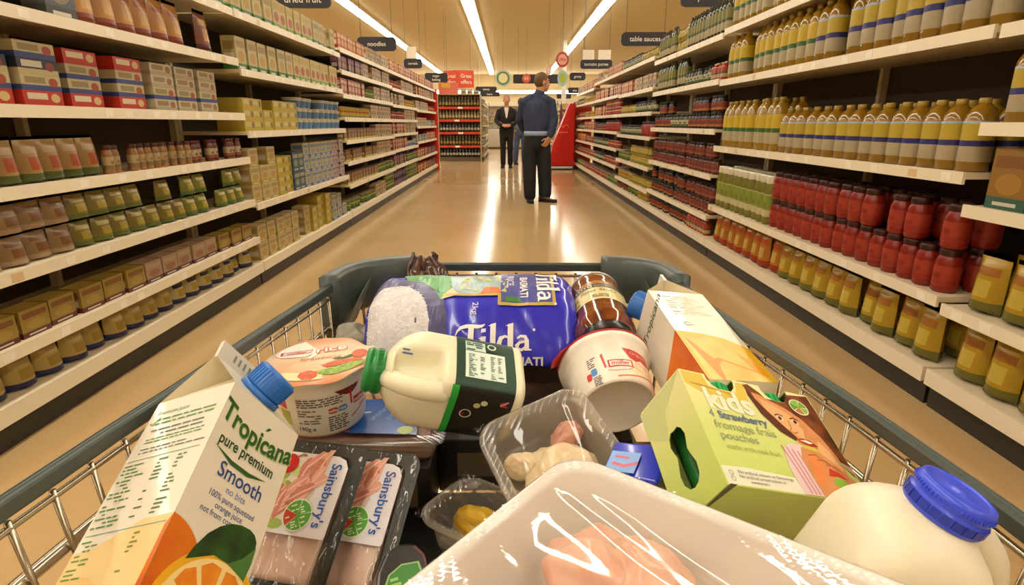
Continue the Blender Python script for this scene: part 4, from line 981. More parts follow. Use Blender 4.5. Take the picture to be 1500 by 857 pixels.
t = empty('rice_pot', ortho((.1015, .489, .8155), (-.09, .925, .33), (1, .05, 0))); tag(t, 'white rice tub lying on its side, base toward the green snack box', 'pot')
# the lying tub: its own, larger print
rim, base, h = .0455, .0365, .058
rf = lambda z: base + (rim - .004 - base) * max(0, min(z, h)) / h
MB().lathe([(.030, .0045), (.033, .001), (base - .002, 0), (base + .0001, .003), (rf(.03), .03), (rf(.042), .042), (rf(.046) + .002, .0445), (rf(.05) + .0025, .05), (rim + .001, .0515), (rim + .0015, .0565), (rim - .001, .058)], M('ECE4D4', .28, var=.02, sss=.1), 56).build('cup', t)
F = Cy(rf, PI / 2 + .05 + PI, 0); mb = MB()      # print faces up and toward us
mb.rect(F, .008, .04, .009, .038, M('EEDFB4', .35), .0003)
mb.poly(F, [(.006, .0395), (.036, .0395), (.04, .027), (.03, .0255), (.0245, .028), (.018, .0245), (.0115, .0275)], REDP, .0006); mb.text(F, 'Original', .022, .0325, .0058, M('F0B8A0', .4), .001, shear=.2)
mb.rect(F, -.011, .013, .016, .0245, REDP, .0007); mb.rect(F, -.0095, .0115, .0172, .0233, M('EEDFD0', .35), .0009); mb.text(F, 'müller', .001, .0183, .0068, REDP, .0012, bold=.02); mb.text(F, 'rice', .024, .0185, .0105, M('E8C0B0', .4), .001, bold=.03)
mb.stroke(F, [(-.012, .013), (-.004, .011), (.008, .0125), (.014, .0165), (.022, .0135)], .0007, M('C86A50', .4), .0008)
mb.stroke(F, [(-.005, .0045), (.01, .0055), (.025, .0075), (.039, .0095)], .0016, M('D87A3A', .4), .0006)
mb.poly(F, [(-.0165, .0325), (-.014, .0345), (-.0128, .0165), (-.0148, .0165)], REDP, .0006)
mb.rect(F, -.0285, -.0225, .0125, .0205, BLUEP, .0006, r=.002); mb.rect(F, -.034, -.0285, .0095, .0175, REDP, .0006, r=.002)
mb.lines(F, -.0305, -.0205, .034, .0225, 5, INK, .0006, seed=31, ragged=.1, dens=.95, fill=.5); mb.lines(F, -.0275, -.0165, .0115, .001, 6, INK, .0006, seed=33, ragged=.15, dens=.95)
mb.build('small_print', t)
mb = MB(); n = 48; vs = [(0, 0, .0592)] + [((rim + .002) * math.cos(2 * PI * k / n), (rim + .002) * math.sin(2 * PI * k / n), .0588) for k in range(n)]
mb.add(vs, [(0, 1 + k, 1 + (k + 1) % n) for k in range(n)], REDP, True)
a = PI + .32; tabp = [(rim * 1.0, -.014), (rim * 1.22, -.011), (rim * 1.3, 0), (rim * 1.2, .011), (rim * 1.0, .014)]
mb.add([(x * math.cos(a) - y * math.sin(a), x * math.sin(a) + y * math.cos(a), .0588 - max(0, x - rim) * .9) for x, y in tabp], [(0, 1, 2, 3, 4)], REDP); o = mb.build('foil_lid', t); o.modifiers.new('s', 'SOLIDIFY').thickness = .0004

# ------------ milk bottles
def bottle(t, hw, H, capcol, milk, rec_a, rec_d, bar_off, bar_out, zr=(.45, .86)):
    """squared plastic milk bottle, base at z = 0; a grip recess at angle rec_a bridged by a handle"""
    cz = H * .895
    prof = [(.86, 0), (.95, .012), (1., .03), (1., .1), (1., .2), (1., .3), (1., .4), (1., .46), (1., .52), (1., .58), (1., .63), (.985, .68), (.95, .73), (.885, .775), (.79, .815), (.67, .845), (.545, .87), (.47, .885), (.45, .895), (.45, .92)]
    seg = 72; vs, fs = [], []
    cl = {}
    def rad(a, k, z):
        n = 4.6 - 2.6 * max(0, min(1, (z - .66) / .2)); c, s = math.cos(a), math.sin(a)
        return hw * k * (abs(c) ** n + abs(s) ** n) ** (-1 / n)
    P2 = []
    for (k0, z0), (k1, z1) in zip(prof, prof[1:]):
        for q in range(3): P2.append((k0 + (k1 - k0) * q / 3, z0 + (z1 - z0) * q / 3))
    P2.append(prof[-1])
    for k, z in P2:
        for i in range(seg):
            a = 2 * PI * i / seg; r = rad(a, k, z)
            da = (a - rec_a + PI) % (2 * PI) - PI
            w1 = max(0., 1 - (abs(da) / .7) ** 4) ; zz = (z - (zr[0] + zr[1]) / 2) / ((zr[1] - zr[0]) / 2); w2 = max(0., 1 - abs(zz) ** 5)
            r -= rec_d * (w1 ** .7) * (w2 ** .7)
            vs.append((r * math.cos(a), r * math.sin(a), z * H))
    n = len(P2)
    fs = [(j * seg + i, j * seg + (i + 1) % seg, (j + 1) * seg + (i + 1) % seg, (j + 1) * seg + i) for j in range(n - 1) for i in range(seg)] + [tuple(range(seg))[::-1]]
    pl = M(milk, .34, var=.015, sss=.35, spec=.5)
    MB().add(vs, fs, pl, True).build('body', t)
    ba = rec_a + bar_off; pts = []
    for q in range(13):
        z = zr[0] - .03 + (zr[1] - zr[0] + .05) * q / 12; k = 1. if z < .63 else max(.62, 1 - ((z - .63) / .24) ** 2 * .42)
        e = 1 - abs(q / 6 - 1) ** 4; r = rad(ba, k, z) - .009 + bar_out * e
        pts.append((r * math.cos(ba), r * math.sin(ba), z * H))
    MB().tube(pts, [(.0088, .0088)] * 13, pl, 14).build('handle', t)
    B_ = M(capcol, .3, var=.03, coat=.2); R_ = hw * (.515 if capcol[0] == '3' else .55); mb = MB()
    mb.lathe([(R_ * .97, cz - .002), (R_ * 1.02, cz - .001), (R_ * 1.02, cz + .0055), (R_ * .985, cz + .006), (R_ * .985, cz + .007), (R_ * 1.0, cz + .0075), (R_ * 1.0, H - .003), (R_ * .95, H - .0005), (R_ * .84, H), (R_ * .8, H - .0008), (R_ * .77, H - .0009), (.0035, H - .0009), (.003, H - .0002), (.0001, H - .0002)], B_, 56)
    for k in range(60):
        a = 2 * PI * k / 60; mb.box(R_ * 1.0 - .0003, R_ * 1.0 + .0007, -.0005, .0005, cz + .0085, H - .0035, B_, X=Matrix.Rotation(a, 4, 'Z'))
    mb.build('cap', t)
    mb = MB(); DB = M('2438A8' if capcol[0] == '3' else '14702A', .35, var=.08)
    for k in range(22):
        a = 2 * PI * k / 22; mb.box(R_ * 1.02 - .0002, R_ * 1.02 + .0005, -.0022, .0022, cz + .0004, cz + .0048, DB, X=Matrix.Rotation(a, 4, 'Z'))
    mb.build('tamper_band', t)
    return rad
a = V((-.125, -.021, .034)).normalized(); c = V((0., -.9, .44)); c = (c - a * c.dot(a)).normalized(); d = a.cross(c)
# base at right, cap at left; one squared corner faces us and carries the grip
t = empty('milk_bottle', pose(V((-.122, .455, .866)) - a * .137 + V((-.004, .0115, -.0005)), (c - d) / 2 ** .5, (c + d) / 2 ** .5, a)); tag(t, 'milk bottle with green cap and dark green label lying on its side', 'bottle')
rad = bottle(t, .0347, .137, '14883A', 'E9E2C2', PI / 4 + .2, .019, -.47, .003, (.52, .83))
class Sq:
    """frame round the squared bottle body: u arc position (from angle a0), v height; text direction may be turned"""
    def __init__(s, a0, sg=1): s.a0 = a0; s.step = .004; s.sg = sg
    def __call__(s, u, v, h=0.):
        # walk on the superellipse by angle; near-flat faces are parameterised by tangent offset
        x = u; a = s.a0 + math.atan2(x, .0347); r = rad(a, 1., .2) + h
        return V((r * math.cos(a), r * math.sin(a), v))
DG = M('0E3A22', .4, var=.05); BK = M('12120F', .4); LG = M('22A03A', .35)
mb = MB(); A_ = Sq(PI / 2); B_ = Sq(0.)
for q in range(4):
    F = Sq(PI / 2 * q); mb.rect(F, -.0347, .0347, .01, .063, DG if q in (1, 2) else BK, .0004)
mb.rect(B_, -.0347, .0347, .0585, .0645, LG, .0007); mb.rect(B_, -.0347, -.03, .01, .0135, LG, .0007)
mb.build('label', t)
# nutrition panel on the upward face, read along the bottle
class Rt:
    def __init__(s, F): s.F = F; s.step = .004
    def __call__(s, u, v, h=0.): return s.F(v * .9, .0365 - u * .93, h)    # u runs from the cap end to the base
C_ = Rt(A_); mb = MB()
mb.rect(C_, -.02, .0185, -.026, .009, M('D9E6D8', .4), .0008); mb.rect(C_, -.02, .0, .01, .024, M('C8DCCC', .4), .0008); mb.rect(C_, -.0005, .012, .012, .025, M('1E3A2C', .4), .001)
mb.lines(C_, -.019, -.002, .0235, .0105, 4, M('3A5A48', .5), .0011, seed=41, ragged=.2)
for k, u in enumerate((-.017, -.006, .004, .011)): mb.lines(C_, u, u + (.0085 if k == 0 else .0055), .006, -.024, 13, M('3A5A48', .5), .0012, seed=42 + k, ragged=.2, fill=.45, dens=.95)
mb.ring(C_, .0058, .0185, .003, .0045, M('D9E6D8', .4), .0013)
# dark lower face with ring, coins and a red mark
D_ = Rt(B_); mb.ring(D_, -.012, .004, .0045, .0055, M('D8D8D0', .4), .0012); mb.disc(D_, -.004, .016, .0032, M('C0B88A', .4), .0012); mb.disc(D_, .002, .02, .0032, M('C8C4A8', .4), .0012)
mb.disc(D_, -.015, .003, .0022, M('7A1E3A', .4), .001)
mb.poly(D_, [(.016, .023), (.023, .027), (.022, .0215), (.025, .019), (.018, .019)], M('A8303A', .4), .0012); mb.stroke(D_, [(.017, .02), (.024, .026)], .0012, M('D8A0A0', .4), .0014)
mb.build('small_print', t)
E_ = Fr((0, 0, 0), (1, 0, 0), (0, 1, 0))
class Up:
    step = .004
    def __call__(s, u, v, h=0.): aa = PI / 2 + .1 - v / .0365; r = rad(aa, 1., .5) + h; return V((r * math.cos(aa), r * math.sin(aa), .105 - u))
mb = MB(); mb.lines(Up(), -.0045, .0045, .016, -.006, 5, M('4A5A7A', .5), .0006, seed=51, ragged=.2); mb.build('date_print', t)

a = V((.38, -.1, .92)).normalized(); c0 = V((.2115, .234, .9055))
t = empty('milk_bottle', pose(c0 - a * .13, *(lambda x: (x, a.cross(x), a))((V((1, -.25, 0)) - a * V((1, -.25, 0)).dot(a)).normalized()))); tag(t, 'milk bottle with bright blue cap, standing tilted in the near corner', 'bottle')
rad2 = bottle(t, .0335, .13, '3A50DE', 'E8DDC2', 0., .016, 0., .014, (.5, .87))

# ------------ bag of rice
PRO = [(.0, -.0125), (-.004, -.006), (.001, .012), (.011, .029), (.0225, .0445), (.029, .051), (.038, .0545), (.06, .0585), (.09, .0615), (.11, .0615), (.12, .056), (.126, .04), (.127, .015), (.124, -.008), (.118, -.013), (.09, -.013), (.05, -.013), (.01, -.0145)]
def closed_smooth(p, it=2):
    for _ in range(it):
        q = []
        for a_, b_ in zip(p, p[1:] + p[:1]): q += [(a_[0] * .75 + b_[0] * .25, a_[1] * .75 + b_[1] * .25), (a_[0] * .25 + b_[0] * .75, a_[1] * .25 + b_[1] * .75)]
        p = q
    return p
PS = closed_smooth(PRO); AL = [0.]
for a_, b_ in zip(PS, PS[1:] + PS[:1]): AL.append(AL[-1] + math.dist(a_, b_))
PER = AL[-1]; BL = .238; CY, CZ = .066, .024
def prof_at(v):
    v %= PER; lo = 0
    while AL[lo + 1] < v: lo += 1
    f = (v - AL[lo]) / (AL[lo + 1] - AL[lo]); a_, b_ = PS[lo], PS[(lo + 1) % len(PS)]
    return a_[0] + (b_[0] - a_[0]) * f, a_[1] + (b_[1] - a_[1]) * f, V((0, b_[1] - a_[1], -(b_[0] - a_[0]))).normalized() * -1
class TopPrint:
    """prints of the upper panel, spread forward over the fold"""
    step = .004
    def __call__(s, u, v, h=0.): return BG(u, .158 - (.148 - v) * 1.22, h)
class Bag:
    step = .004
    def __call__(s, u, v, h=0.):
        if h: h += .0008
        y, z, n = prof_at(v)
        t_ = abs(u / BL - .5) * 2; e = 1 - .02 * t_ ** 2 - .34 * max(0, (t_ - .86) / .14) ** 2
        wr = noise.noise(V((u * 26, v * 34, 1.))) * .0022 + noise.noise(V((u * 60, v * 50 + u * 40, 5.))) * .0011 + noise.noise(V((u * 130, v * 22, 9.))) * .0007 * t_
        p = V((u - BL / 2, CY + (y - CY) * (.55 + .45 * e), CZ + (z - CZ) * e)); return p + n * (h + wr) + V((0, 0, -.004 * max(0, -u / BL + .3)))
BG = Bag(); TP = TopPrint(); NAVYB = M('2A2CC0', .24, var=.1, vscale=25, coat=.5); nu, nv = 70, 96; mb = MB()
mb.grid(lambda i, j: BG(i * BL, j * PER), nu, nv, NAVYB)
for u in (0, BL): mb.add([BG(u, k * PER / nv) for k in range(nv)], [tuple(range(nv)) if u == 0 else tuple(range(nv))[::-1]], M('22248E', .3, var=.1))
t = empty('rice_bag', pose((-.0425, .5945, .8215), (1, -.006, .008), (.006, 1, .045), (-.008, -.045, 1))); tag(t, 'blue bag of basmati rice lying on its side at the front of the trolley', 'bag')
# orientation check: outward normals
mb.build('bag', t)
# printing: v runs up the front face (0 .. .06) and back over the top (.06 .. .145)
V0 = .0
mb = MB(); VIO = M('46406E', .35, var=.04); GRN = M('4E9A4A', .35, var=.05); GOLD = M('C8AC62', .3, .3); LBL = M('4A4C92', .35, var=.03)
arch = [(0.002, .0)] + [(.094 * math.sin(PI / 2 * k / 14) * 1.0 if k < 14 else .094, .0 + 0) for k in ()]
arch = [(.002, .004), (.088, .004), (.093, .03), (.092, .062), (.086, .09), (.075, .112), (.058, .129), (.04, .138), (.02, .14), (.002, .136)]
mb.poly(BG, arch, VIO, .0004)
mb.poly(TP, [(.04, .126), (.06, .118), (.076, .101), (.084, .086), (.1, .1), (.094, .114), (.088, .148), (.03, .148)], GRN, .0005)
mb.poly(TP, [(.088, .148), (.094, .112), (.104, .094), (.154, .094), (.158, .1), (.158, .148)], M('9AB4B8', .35, var=.08), .0006)
rd = random.Random(4)
for k in range(46):
    u, v = rd.uniform(.1, .156), rd.uniform(.098, .145); mb.poly(TP, [(u, v), (u + rd.uniform(.003, .008), v + rd.uniform(-.002, .003)), (u + rd.uniform(.002, .007), v + rd.uniform(.004, .009))], M(rd.choice(('C8C45A', 'B8BC6A', 'D8CE8A', '8AAEC0', 'A8C0B0', 'D8B890')), .4), .0009)
mb.poly(TP, [(.084, .086), (.095, .108), (.105, .092)], M('D8C098', .4), .0009); mb.poly(TP, [(.128, .094), (.152, .094), (.15, .106), (.134, .106)], M('D8703A', .4), .0012)
# gold-edged label panel on the top
mb.poly(TP, [(.152, .0785), (.2125, .0785), (.2125, .148), (.152, .148)], LBL, .0008)
for a_, b_ in (((.086, .092), (.152, .092)), ((.151, .094), (.151, .077)), ((.150, .078), (.2145, .078)), ((.213, .077), (.213, .149))): mb.stroke(TP, [a_, b_], .0036, GOLD, .0011)
mb.poly(TP, [(.158, .081), (.178, .081), (.172, .088), (.158, .09)], M('3E7A3A', .4, var=.1), .0012)
mb.build('print', t)
mb = MB(); WT = M('E4E2E4', .3)
rice_outline = [(.004, .006), (.05, .004), (.064, .012), (.072, .03), (.073, .055), (.068, .076), (.058, .096), (.044, .112), (.03, .118), (.014, .114), (.004, .1)]
mb.poly(BG, rice_outline, M('D8D2D2', .5, var=.12, vscale=220), .0006)
def inside(p, poly):
    r = False
    for (x1, y1), (x2, y2) in zip(poly, poly[1:] + poly[:1]):
        if (y1 > p[1]) != (y2 > p[1]) and p[0] < (x2 - x1) * (p[1] - y1) / (y2 - y1) + x1: r = not r
    return r
R3_ = [M('EFEBEA', .45, var=.0), M('E0DADB', .45, var=.0), M('CFC7C8', .5, var=.0), M('E8E4DE', .45, var=0.)]
for k in range(520):
    p = (rd.uniform(.002, .076), rd.uniform(.004, .12))
    if not inside(p, rice_outline): continue
    a_ = rd.uniform(0, PI) if rd.random() < .5 else rd.gauss(.3, .5); L_, w_ = rd.uniform(.0035, .0065), .0006; cx, sx_ = math.cos(a_), math.sin(a_)
    y0_, z0_, n0_ = prof_at(p[1])
    mb.add([BG(p[0] + cx * L_ * i + sx_ * w_ * j, p[1] + sx_ * L_ * i - cx * w_ * j, .0009 + .00005 * (k % 9)) for i, j in ((-.6, 0), (-.3, 1), (.3, 1), (.6, 0), (.3, -1), (-.3, -1))], [(0, 5, 4, 3, 2, 1)], rd.choice(R3_))
mb.build('rice_print', t)
def tilda(mb, F, u, v, s, mat, rot=0., h=.0014):
    """the bag's serif wordmark, drawn letter by letter: swash T, then i l d a"""
    c, w_ = math.cos(rot), math.sin(rot)
    def q(p): return [(u + (x * c - y * w_) * s, v + (x * w_ + y * c) * s) for x, y in p]
    P = lambda p: mb.poly(F, q(p), mat, h)
    def S(p, wd): mb.stroke(F, q(p), [x * s for x in wd] if isinstance(wd, list) else wd * s, mat, h)
    S([(-1.5, .52), (-1.43, .68), (-1.3, .8), (-1.1, .86), (-.9, .86), (-.7, .84), (-.55, .86), (-.44, .93)], [.02, .07, .11, .14, .14, .13, .1, .03])
    P([(-1.03, .82), (-.83, .82), (-.87, .0), (-1.07, .0)])
    P([(-.62, .0), (-.44, .0), (-.41, .5), (-.6, .48)]); P([(-.68, .42), (-.41, .5), (-.41, .44), (-.6, .38)]); P([(-.58, .62), (-.41, .65), (-.41, .78), (-.57, .76)])
    P([(-.27, .0), (-.08, .0), (-.05, .98), (-.25, .93)]); P([(-.34, .87), (-.05, .98), (-.07, .91), (-.25, .86)])
    for x in (-.53, -.175): P([(x - .14, 0), (x + .14, 0), (x + .14, .05), (x - .14, .05)])
    S([(.4, .44), (.28, .5), (.12, .44), (.05, .24), (.12, .06), (.26, .0), (.4, .1)], [.07, .09, .15, .17, .15, .09, .07]); P([(.35, .0), (.55, .0), (.57, .98), (.37, .93)]); P([(.28, .88), (.57, .98), (.56, .91), (.36, .86)])
    S([(1.0, .14), (.86, .02), (.72, .05), (.68, .17), (.78, .28), (1.0, .31)], [.06, .1, .13, .14, .1, .07]); S([(.7, .42), (.82, .5), (.98, .48), (1.04, .34), (1.03, .0)], [.07, .09, .12, .15, .17]); P([(.94, .0), (1.2, .0), (1.2, .05), (.94, .06)])
    ring = [(1.3 + .05 * math.cos(k * PI / 6), .72 + .05 * math.sin(k * PI / 6)) for k in range(12)]; P(ring)
mb = MB()
tilda(mb, BG, .149, .0195, .031, M('F2ECE4', .3)); mb.text(BG, 'BASMATI', .172, .0035, .0125, M('E8E0DC', .3), .0014, bold=.03, sx=1.1)
tilda(mb, TP, .1945, .1135, .0275, M('F2ECE4', .3), -PI / 2); mb.text(TP, 'BASMATI', .175, .109, .0125, M('E8E4E4', .3), .0014, rot=-PI / 2, bold=.025, sx=.85); mb.text(TP, 'RICE', .1595, .121, .0115, M('D8D4E0', .3), .0014, rot=-PI / 2, bold=.02, sx=.95)
mb.text(TP, '2kg', .121, .0735, .0095, M('C8C8DC', .3), .0014, rot=-PI / 2, bold=.01); mb.text(TP, 'e', .121, .0605, .006, M('C8C8DC', .3), .0014, rot=-PI / 2)
mb.build('lettering', t)
# ------------ jar of sauce
t = empty('sauce_jar', ortho((.1075, .5925, .8405), (.01, .985, .17), (1, 0, 0))); tag(t, 'glass jar of brown sauce with cream label lying on its side', 'jar')
SAU = two_tone('5A2410', '8E4A1C', 55, .35, .7, .12, coat=1.); r = .0335
rfj = lambda z: r * (.99 + .012 * math.sin(z * 60))
mb = MB(); mb.lathe([(.027, -.002), (.029, .004), (.034, .012), (r, .02), (r, .028), (r, .06), (r, .088), (r * .985, .094), (r * .97, .1), (r * .99, .106), (r * .95, .114), (r * .8, .1195), (r * .6, .118), (.001, .1165)], SAU, 56); mb.build('glass', t)
MB().lathe([(r * .93, .1145), (r * .97, .1135), (r * .955, .1185), (r * .8, .1215), (r * .76, .1205)], M('CFC8BC', .12, coat=1.), 48, cap0=False, cap1=False).build('base_ring', t)
MB().lathe([(.0285, -.016), (.0295, -.015), (.0295, -.001), (.0285, 0)], M('2E2A26', .3, .4), 40).build('lid', t)
F = Cy(lambda z: r + .0002, -PI / 2 + PI, 0); mb = MB(); CREAML = M('DCCB92', .35, var=.04)
class Rv:      # label is read with its top toward the far end
    step = .005
    def __call__(s, u, v, h=0.): a_ = PI / 2 - .15 + u / r + PI * 1.0; return V(((r + h + .0001) * math.cos(a_), (r + h + .0001) * math.sin(a_), .06 + v))
F = Rv(); mb.rect(F, -.045, .045, -.019, .02, CREAML, .0003)
mb.poly(F, [(-.03, .012), (.034, .012), (.03, .0195), (.016, .026), (0, .0285), (-.016, .026), (-.028, .0195)], M('A8742E', .3, var=.1), .0005); mb.rect(F, -.036, .036, .0105, .0195, M('3A3A34', .35), .0007); mb.text(F, 'LOYD', -.016, .0118, .0085, M('D8C89A', .35), .001, bold=.01); mb.text(F, 'GROSSMAN', .012, .0118, .0055, M('D8C89A', .35), .001)
mb.text(F, 'Pasta Sauce', 0, .0, .0095, M('6A5A34', .4), .0008, shear=.35); mb.lines(F, -.038, -.02, .006, -.016, 4, M('8A7A4A', .5), .0008, seed=61); mb.lines(F, -.014, .02, -.006, -.014, 2, M('8A7A4A', .5), .0008, seed=62)
mb.build('label', t)

# ------------ green snack box with windows cut out, pouches inside
KW, KH, KD = .1165, .0895, .051
def boolean(o, cutters):
    for c_ in cutters:
        m = o.modifiers.new('cut', 'BOOLEAN'); m.operation = 'DIFFERENCE'; m.object = c_; m.solver = 'EXACT'
    dg = bpy.context.evaluated_depsgraph_get(); dg.update(); me = bpy.data.meshes.new_from_object(o.evaluated_get(dg)); o.modifiers.clear(); o.data = me
    for c_ in cutters: bpy.data.objects.remove(c_)
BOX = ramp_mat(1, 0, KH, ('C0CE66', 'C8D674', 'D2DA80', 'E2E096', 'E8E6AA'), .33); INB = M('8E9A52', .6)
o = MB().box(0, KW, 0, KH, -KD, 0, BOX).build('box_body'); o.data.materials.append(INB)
def cutter(mb): c_ = mb.build('cutter'); c_.data.materials.append(BOX) if not c_.data.materials else None; return c_
c1 = MB().box(.0008, KW - .0008, .0008, KH - .0008, -KD + .0008, -.0008, INB)
# side window: a keyhole standing along the box edge
key = [(.0, .6), (.35, .62), (.62, .5), (.75, .3), (.62, .1), (.5, -.05), (.62, -.25), (.8, -.5), (.72, -.75), (.4, -.92), (0, -.97)]; key = key + [(-x, y) for x, y in key[::-1][1:-1]]
kp = [(-KD * .5 + x * .0115, KH * .44 + y * .027) for x, y in key]; nk = len(kp)
c2 = MB().add([(-.004, y, z) for z, y in kp] + [(.006, y, z) for z, y in kp], [tuple(range(nk)), tuple(range(2 * nk - 1, nk - 1, -1))] + [(k, k + nk, (k + 1) % nk + nk, (k + 1) % nk) for k in range(nk)], INB)
cs = [cutter(c1), cutter(c2)]
for ux, w_ in ((.034, .012), (.083, .0125)):
    pts = [(ux - w_, KH + .004), (ux - w_, KH - .004), (ux - w_ * .8, KH - .009), (ux - w_ * .45, KH - .012), (ux + w_ * .5, KH - .012), (ux + w_ * .85, KH - .008), (ux + w_, KH - .003), (ux + w_, KH + .004)]; nk = len(pts)
    cs.append(cutter(MB().add([(x, y, .004) for x, y in pts] + [(x, y, -.034) for x, y in pts], [tuple(range(nk))[::-1], tuple(range(nk, 2 * nk))] + [(k, (k + 1) % nk, (k + 1) % nk + nk, k + nk) for k in range(nk)], INB)))
for c_ in cs:
    bm = bmesh.new(); bm.from_mesh(c_.data); bmesh.ops.recalc_face_normals(bm, faces=bm.faces[:]); bm.to_mesh(c_.data); bm.free()
bm = bmesh.new(); bm.from_mesh(o.data); bmesh.ops.recalc_face_normals(bm, faces=bm.faces[:]); bm.to_mesh(o.data); bm.free()
boolean(o, cs)
t = empty('snack_box', pose((.1255, .2883, .8711), (.9233, .2374, -.3018), (-.0995, .9071, .409), (.3709, -.3476, .8612))); tag(t, 'lime green kids strawberry fromage frais box with cut-out windows', 'box'); o.parent = t
PG = M('2E7A34', .35, var=.08); PC = M('12A050', .35, var=.04)
for k, (ux, uz) in enumerate(((.034, -.014), (.083, -.014), (.034, -.038), (.083, -.038))):
    mb = MB(); mb.rbox(.042, .062, .016, .007, PG, 3, X=Matrix.Translation((ux if k else ux - .006, .04, uz))); f = mb.build('pouch', t)
    cp = MB().lathe([(.0075, .071), (.0085, .072), (.0085, .086), (.0078, .0875), (.001, .0876)], PC, 20, X=Matrix.Translation((ux + (.002 if k == 0 else 0), 0, uz + .004)) @ Matrix.Rotation(-PI / 2, 4, 'X') @ Matrix.Diagonal((1, 1, 1, 1)))
    for q in range(16): a_ = 2 * PI * q / 16; cp.box(.0083, .0092, -.0007, .0007, .073, .085, PC, X=Matrix.Translation((ux + (.002 if k == 0 else 0), 0, uz + .004)) @ Matrix.Rotation(-PI / 2, 4, 'X') @ Matrix.Rotation(a_, 4, 'Z'))
    cp.build('pouch_cap', f)
class Sc(Fr):
    def __call__(s, u, v, h=0.): return Fr.__call__(s, u * KW / .121, v * KH / .093, h)
K0 = .093; F = Sc((0, 0, 0), (1, 0, 0), (0, 1, 0)); mb = MB()
YEL = M('DCC24E', .35, var=.06); mb.poly(F, [(.001, K0 - .001), (.02, K0 - .001), (.022, K0 - .013), (.046, K0 - .013), (.05, K0 - .002), (.058, K0 - .002), (.052, .066), (.03, .072), (.012, .074), (.001, .08)], YEL, .0003)
SK, SK2, SK3, HR, HR2 = M('D8925A', .35, var=.1, vscale=120), M('E8B078', .35, var=.08, vscale=120), M('C06A38', .35, var=.08), two_tone('4A2010', '8E4A22', 90, .35, .65, .35), M('B06A34', .35, var=.1)
# the child on the print: hair along the upper edge, face tilted, strawberry in hand, striped sleeve
mb.poly(F, [(.056, K0 - .003), (.062, K0 - .001), (.07, K0 - .008), (.0725, K0 - .0125), (.091, K0 - .013), (.097, K0 - .004), (.12, K0 - .001), (.1205, .03), (.119, .02), (.1, .05), (.085, .058), (.072, .06), (.062, .072)], HR, .0004)
mb.poly(F, [(.0575, K0 - .004), (.0595, K0 - .0115), (.066, .07), (.075, .0575), (.083, .047), (.0805, .044), (.07, .05), (.06, .064), (.056, .08)], M('5A260E', .35, var=.1), .0012)
mb.poly(F, [(.061, .084), (.068, .083), (.076, .079), (.088, .074), (.099, .066), (.108, .052), (.113, .036), (.113, .018), (.106, .012), (.098, .022), (.09, .034), (.08, .046), (.07, .056), (.063, .07)], SK, .0007)
mb.poly(F, [(.066, .08), (.078, .074), (.088, .068), (.094, .056), (.09, .046), (.08, .052), (.07, .062), (.066, .072)], SK2, .0009)
mb.poly(F, [(.102, .048), (.108, .04), (.112, .026), (.106, .02), (.1, .03), (.098, .04)], SK2, .0009)
for ex, ey in ((.0765, .063), (.09, .062)): mb.disc(F, ex, ey, .0034, M('E8D0B8', .35), .0011, rv=.0016, rot=-.4, seg=14); mb.disc(F, ex, ey, .0016, M('3A1A10', .3), .0013, seg=12); mb.stroke(F, [(ex - .004, ey + .002), (ex, ey + .0036), (ex + .004, ey + .0024)], .001, M('5A2A12', .4), .0013)
mb.stroke(F, [(.0835, .062), (.0825, .055), (.0795, .0525), (.0835, .051), (.087, .0525)], .0009, SK3, .0013)
mb.poly(F, [(.0815, .046), (.088, .0475), (.095, .046), (.099, .042), (.093, .041), (.086, .0425)], M('B83A2A', .35), .0013); mb.poly(F, [(.084, .0452), (.09, .0462), (.096, .0445), (.092, .0432)], M('F0E6D8', .35), .0015)
mb.poly(F, [(.082, .042), (.094, .041), (.106, .032), (.1, .036), (.09, .038), (.083, .039)], M('D8C24A', .35, var=.1), .0014)
# hand and sleeve
mb.poly(F, [(.061, .001), (.06, .02), (.0635, .035), (.071, .041), (.083, .0415), (.088, .03), (.082, .016), (.08, .001)], M('E6C8C4', .35, var=.03), .001)
for k in range(5): mb.stroke(F, [(.063 + k * .0042, .038 - k * .001), (.066 + k * .0036, .02), (.068 + k * .0034, .002)], .0014, M('D08A90', .35), .0012)
mb.poly(F, [(.078, .001), (.0765, .016), (.0765, .03), (.081, .039), (.092, .0405), (.103, .032), (.113, .02), (.1205, .012), (.1205, .001)], SK, .0013); mb.poly(F, [(.081, .024), (.084, .034), (.09, .036), (.094, .028), (.09, .016), (.084, .008), (.08, .012)], M('E88A4A', .35, var=.1, vscale=120), .0015)
for k in range(3): mb.stroke(F, [(.084 + k * .006, .033 - k * .003), (.091 + k * .0065, .0345 - k * .004), (.1 + k * .005, .027 - k * .004)], .0011, SK3, .0017)
mb.poly(F, [(.094, .0135), (.099, .018), (.106, .0155), (.113, .0095), (.106, .006), (.098, .0075)], M('8AB83A', .35, var=.08), .0018); mb.poly(F, [(.093, .018), (.097, .0245), (.104, .022), (.11, .0165), (.102, .0185)], M('C83A24', .35, var=.1), .0017)
mb.poly(F, [(.1075, .034), (.119, .022), (.1205, .017), (.1205, .028)], M('C8A88A', .35), .0014)
mb.build('child_print', t)
mb = MB(); mb.text(F, 'kids', .0335, .061, .0255, M('EFEACC', .35), .0016, bold=.03, sx=1.02); mb.stroke(F, [(.006, .0815), (.02, .0805), (.04, .0775)], .0012, M('E0A040', .4), .0012)
GB = M('7A8A8A', .4); mb.text(F, '4', .0125, .0525, .009, GB, .0016); mb.text(F, 'Strawberry', .039, .0525, .0088, M('5A6E86', .4), .0016, bold=.03, sx=1.05)
mb.text(F, 'fromage frais', .037, .0435, .0092, M('8E9A6A', .4), .0016, sx=1.08); mb.text(F, 'pouches', .0275, .035, .009, M('8A9672', .4), .0016, sx=1.05); mb.text(F, 'made with real fruit', .035, .0275, .0056, M('98A45A', .4), .0016)
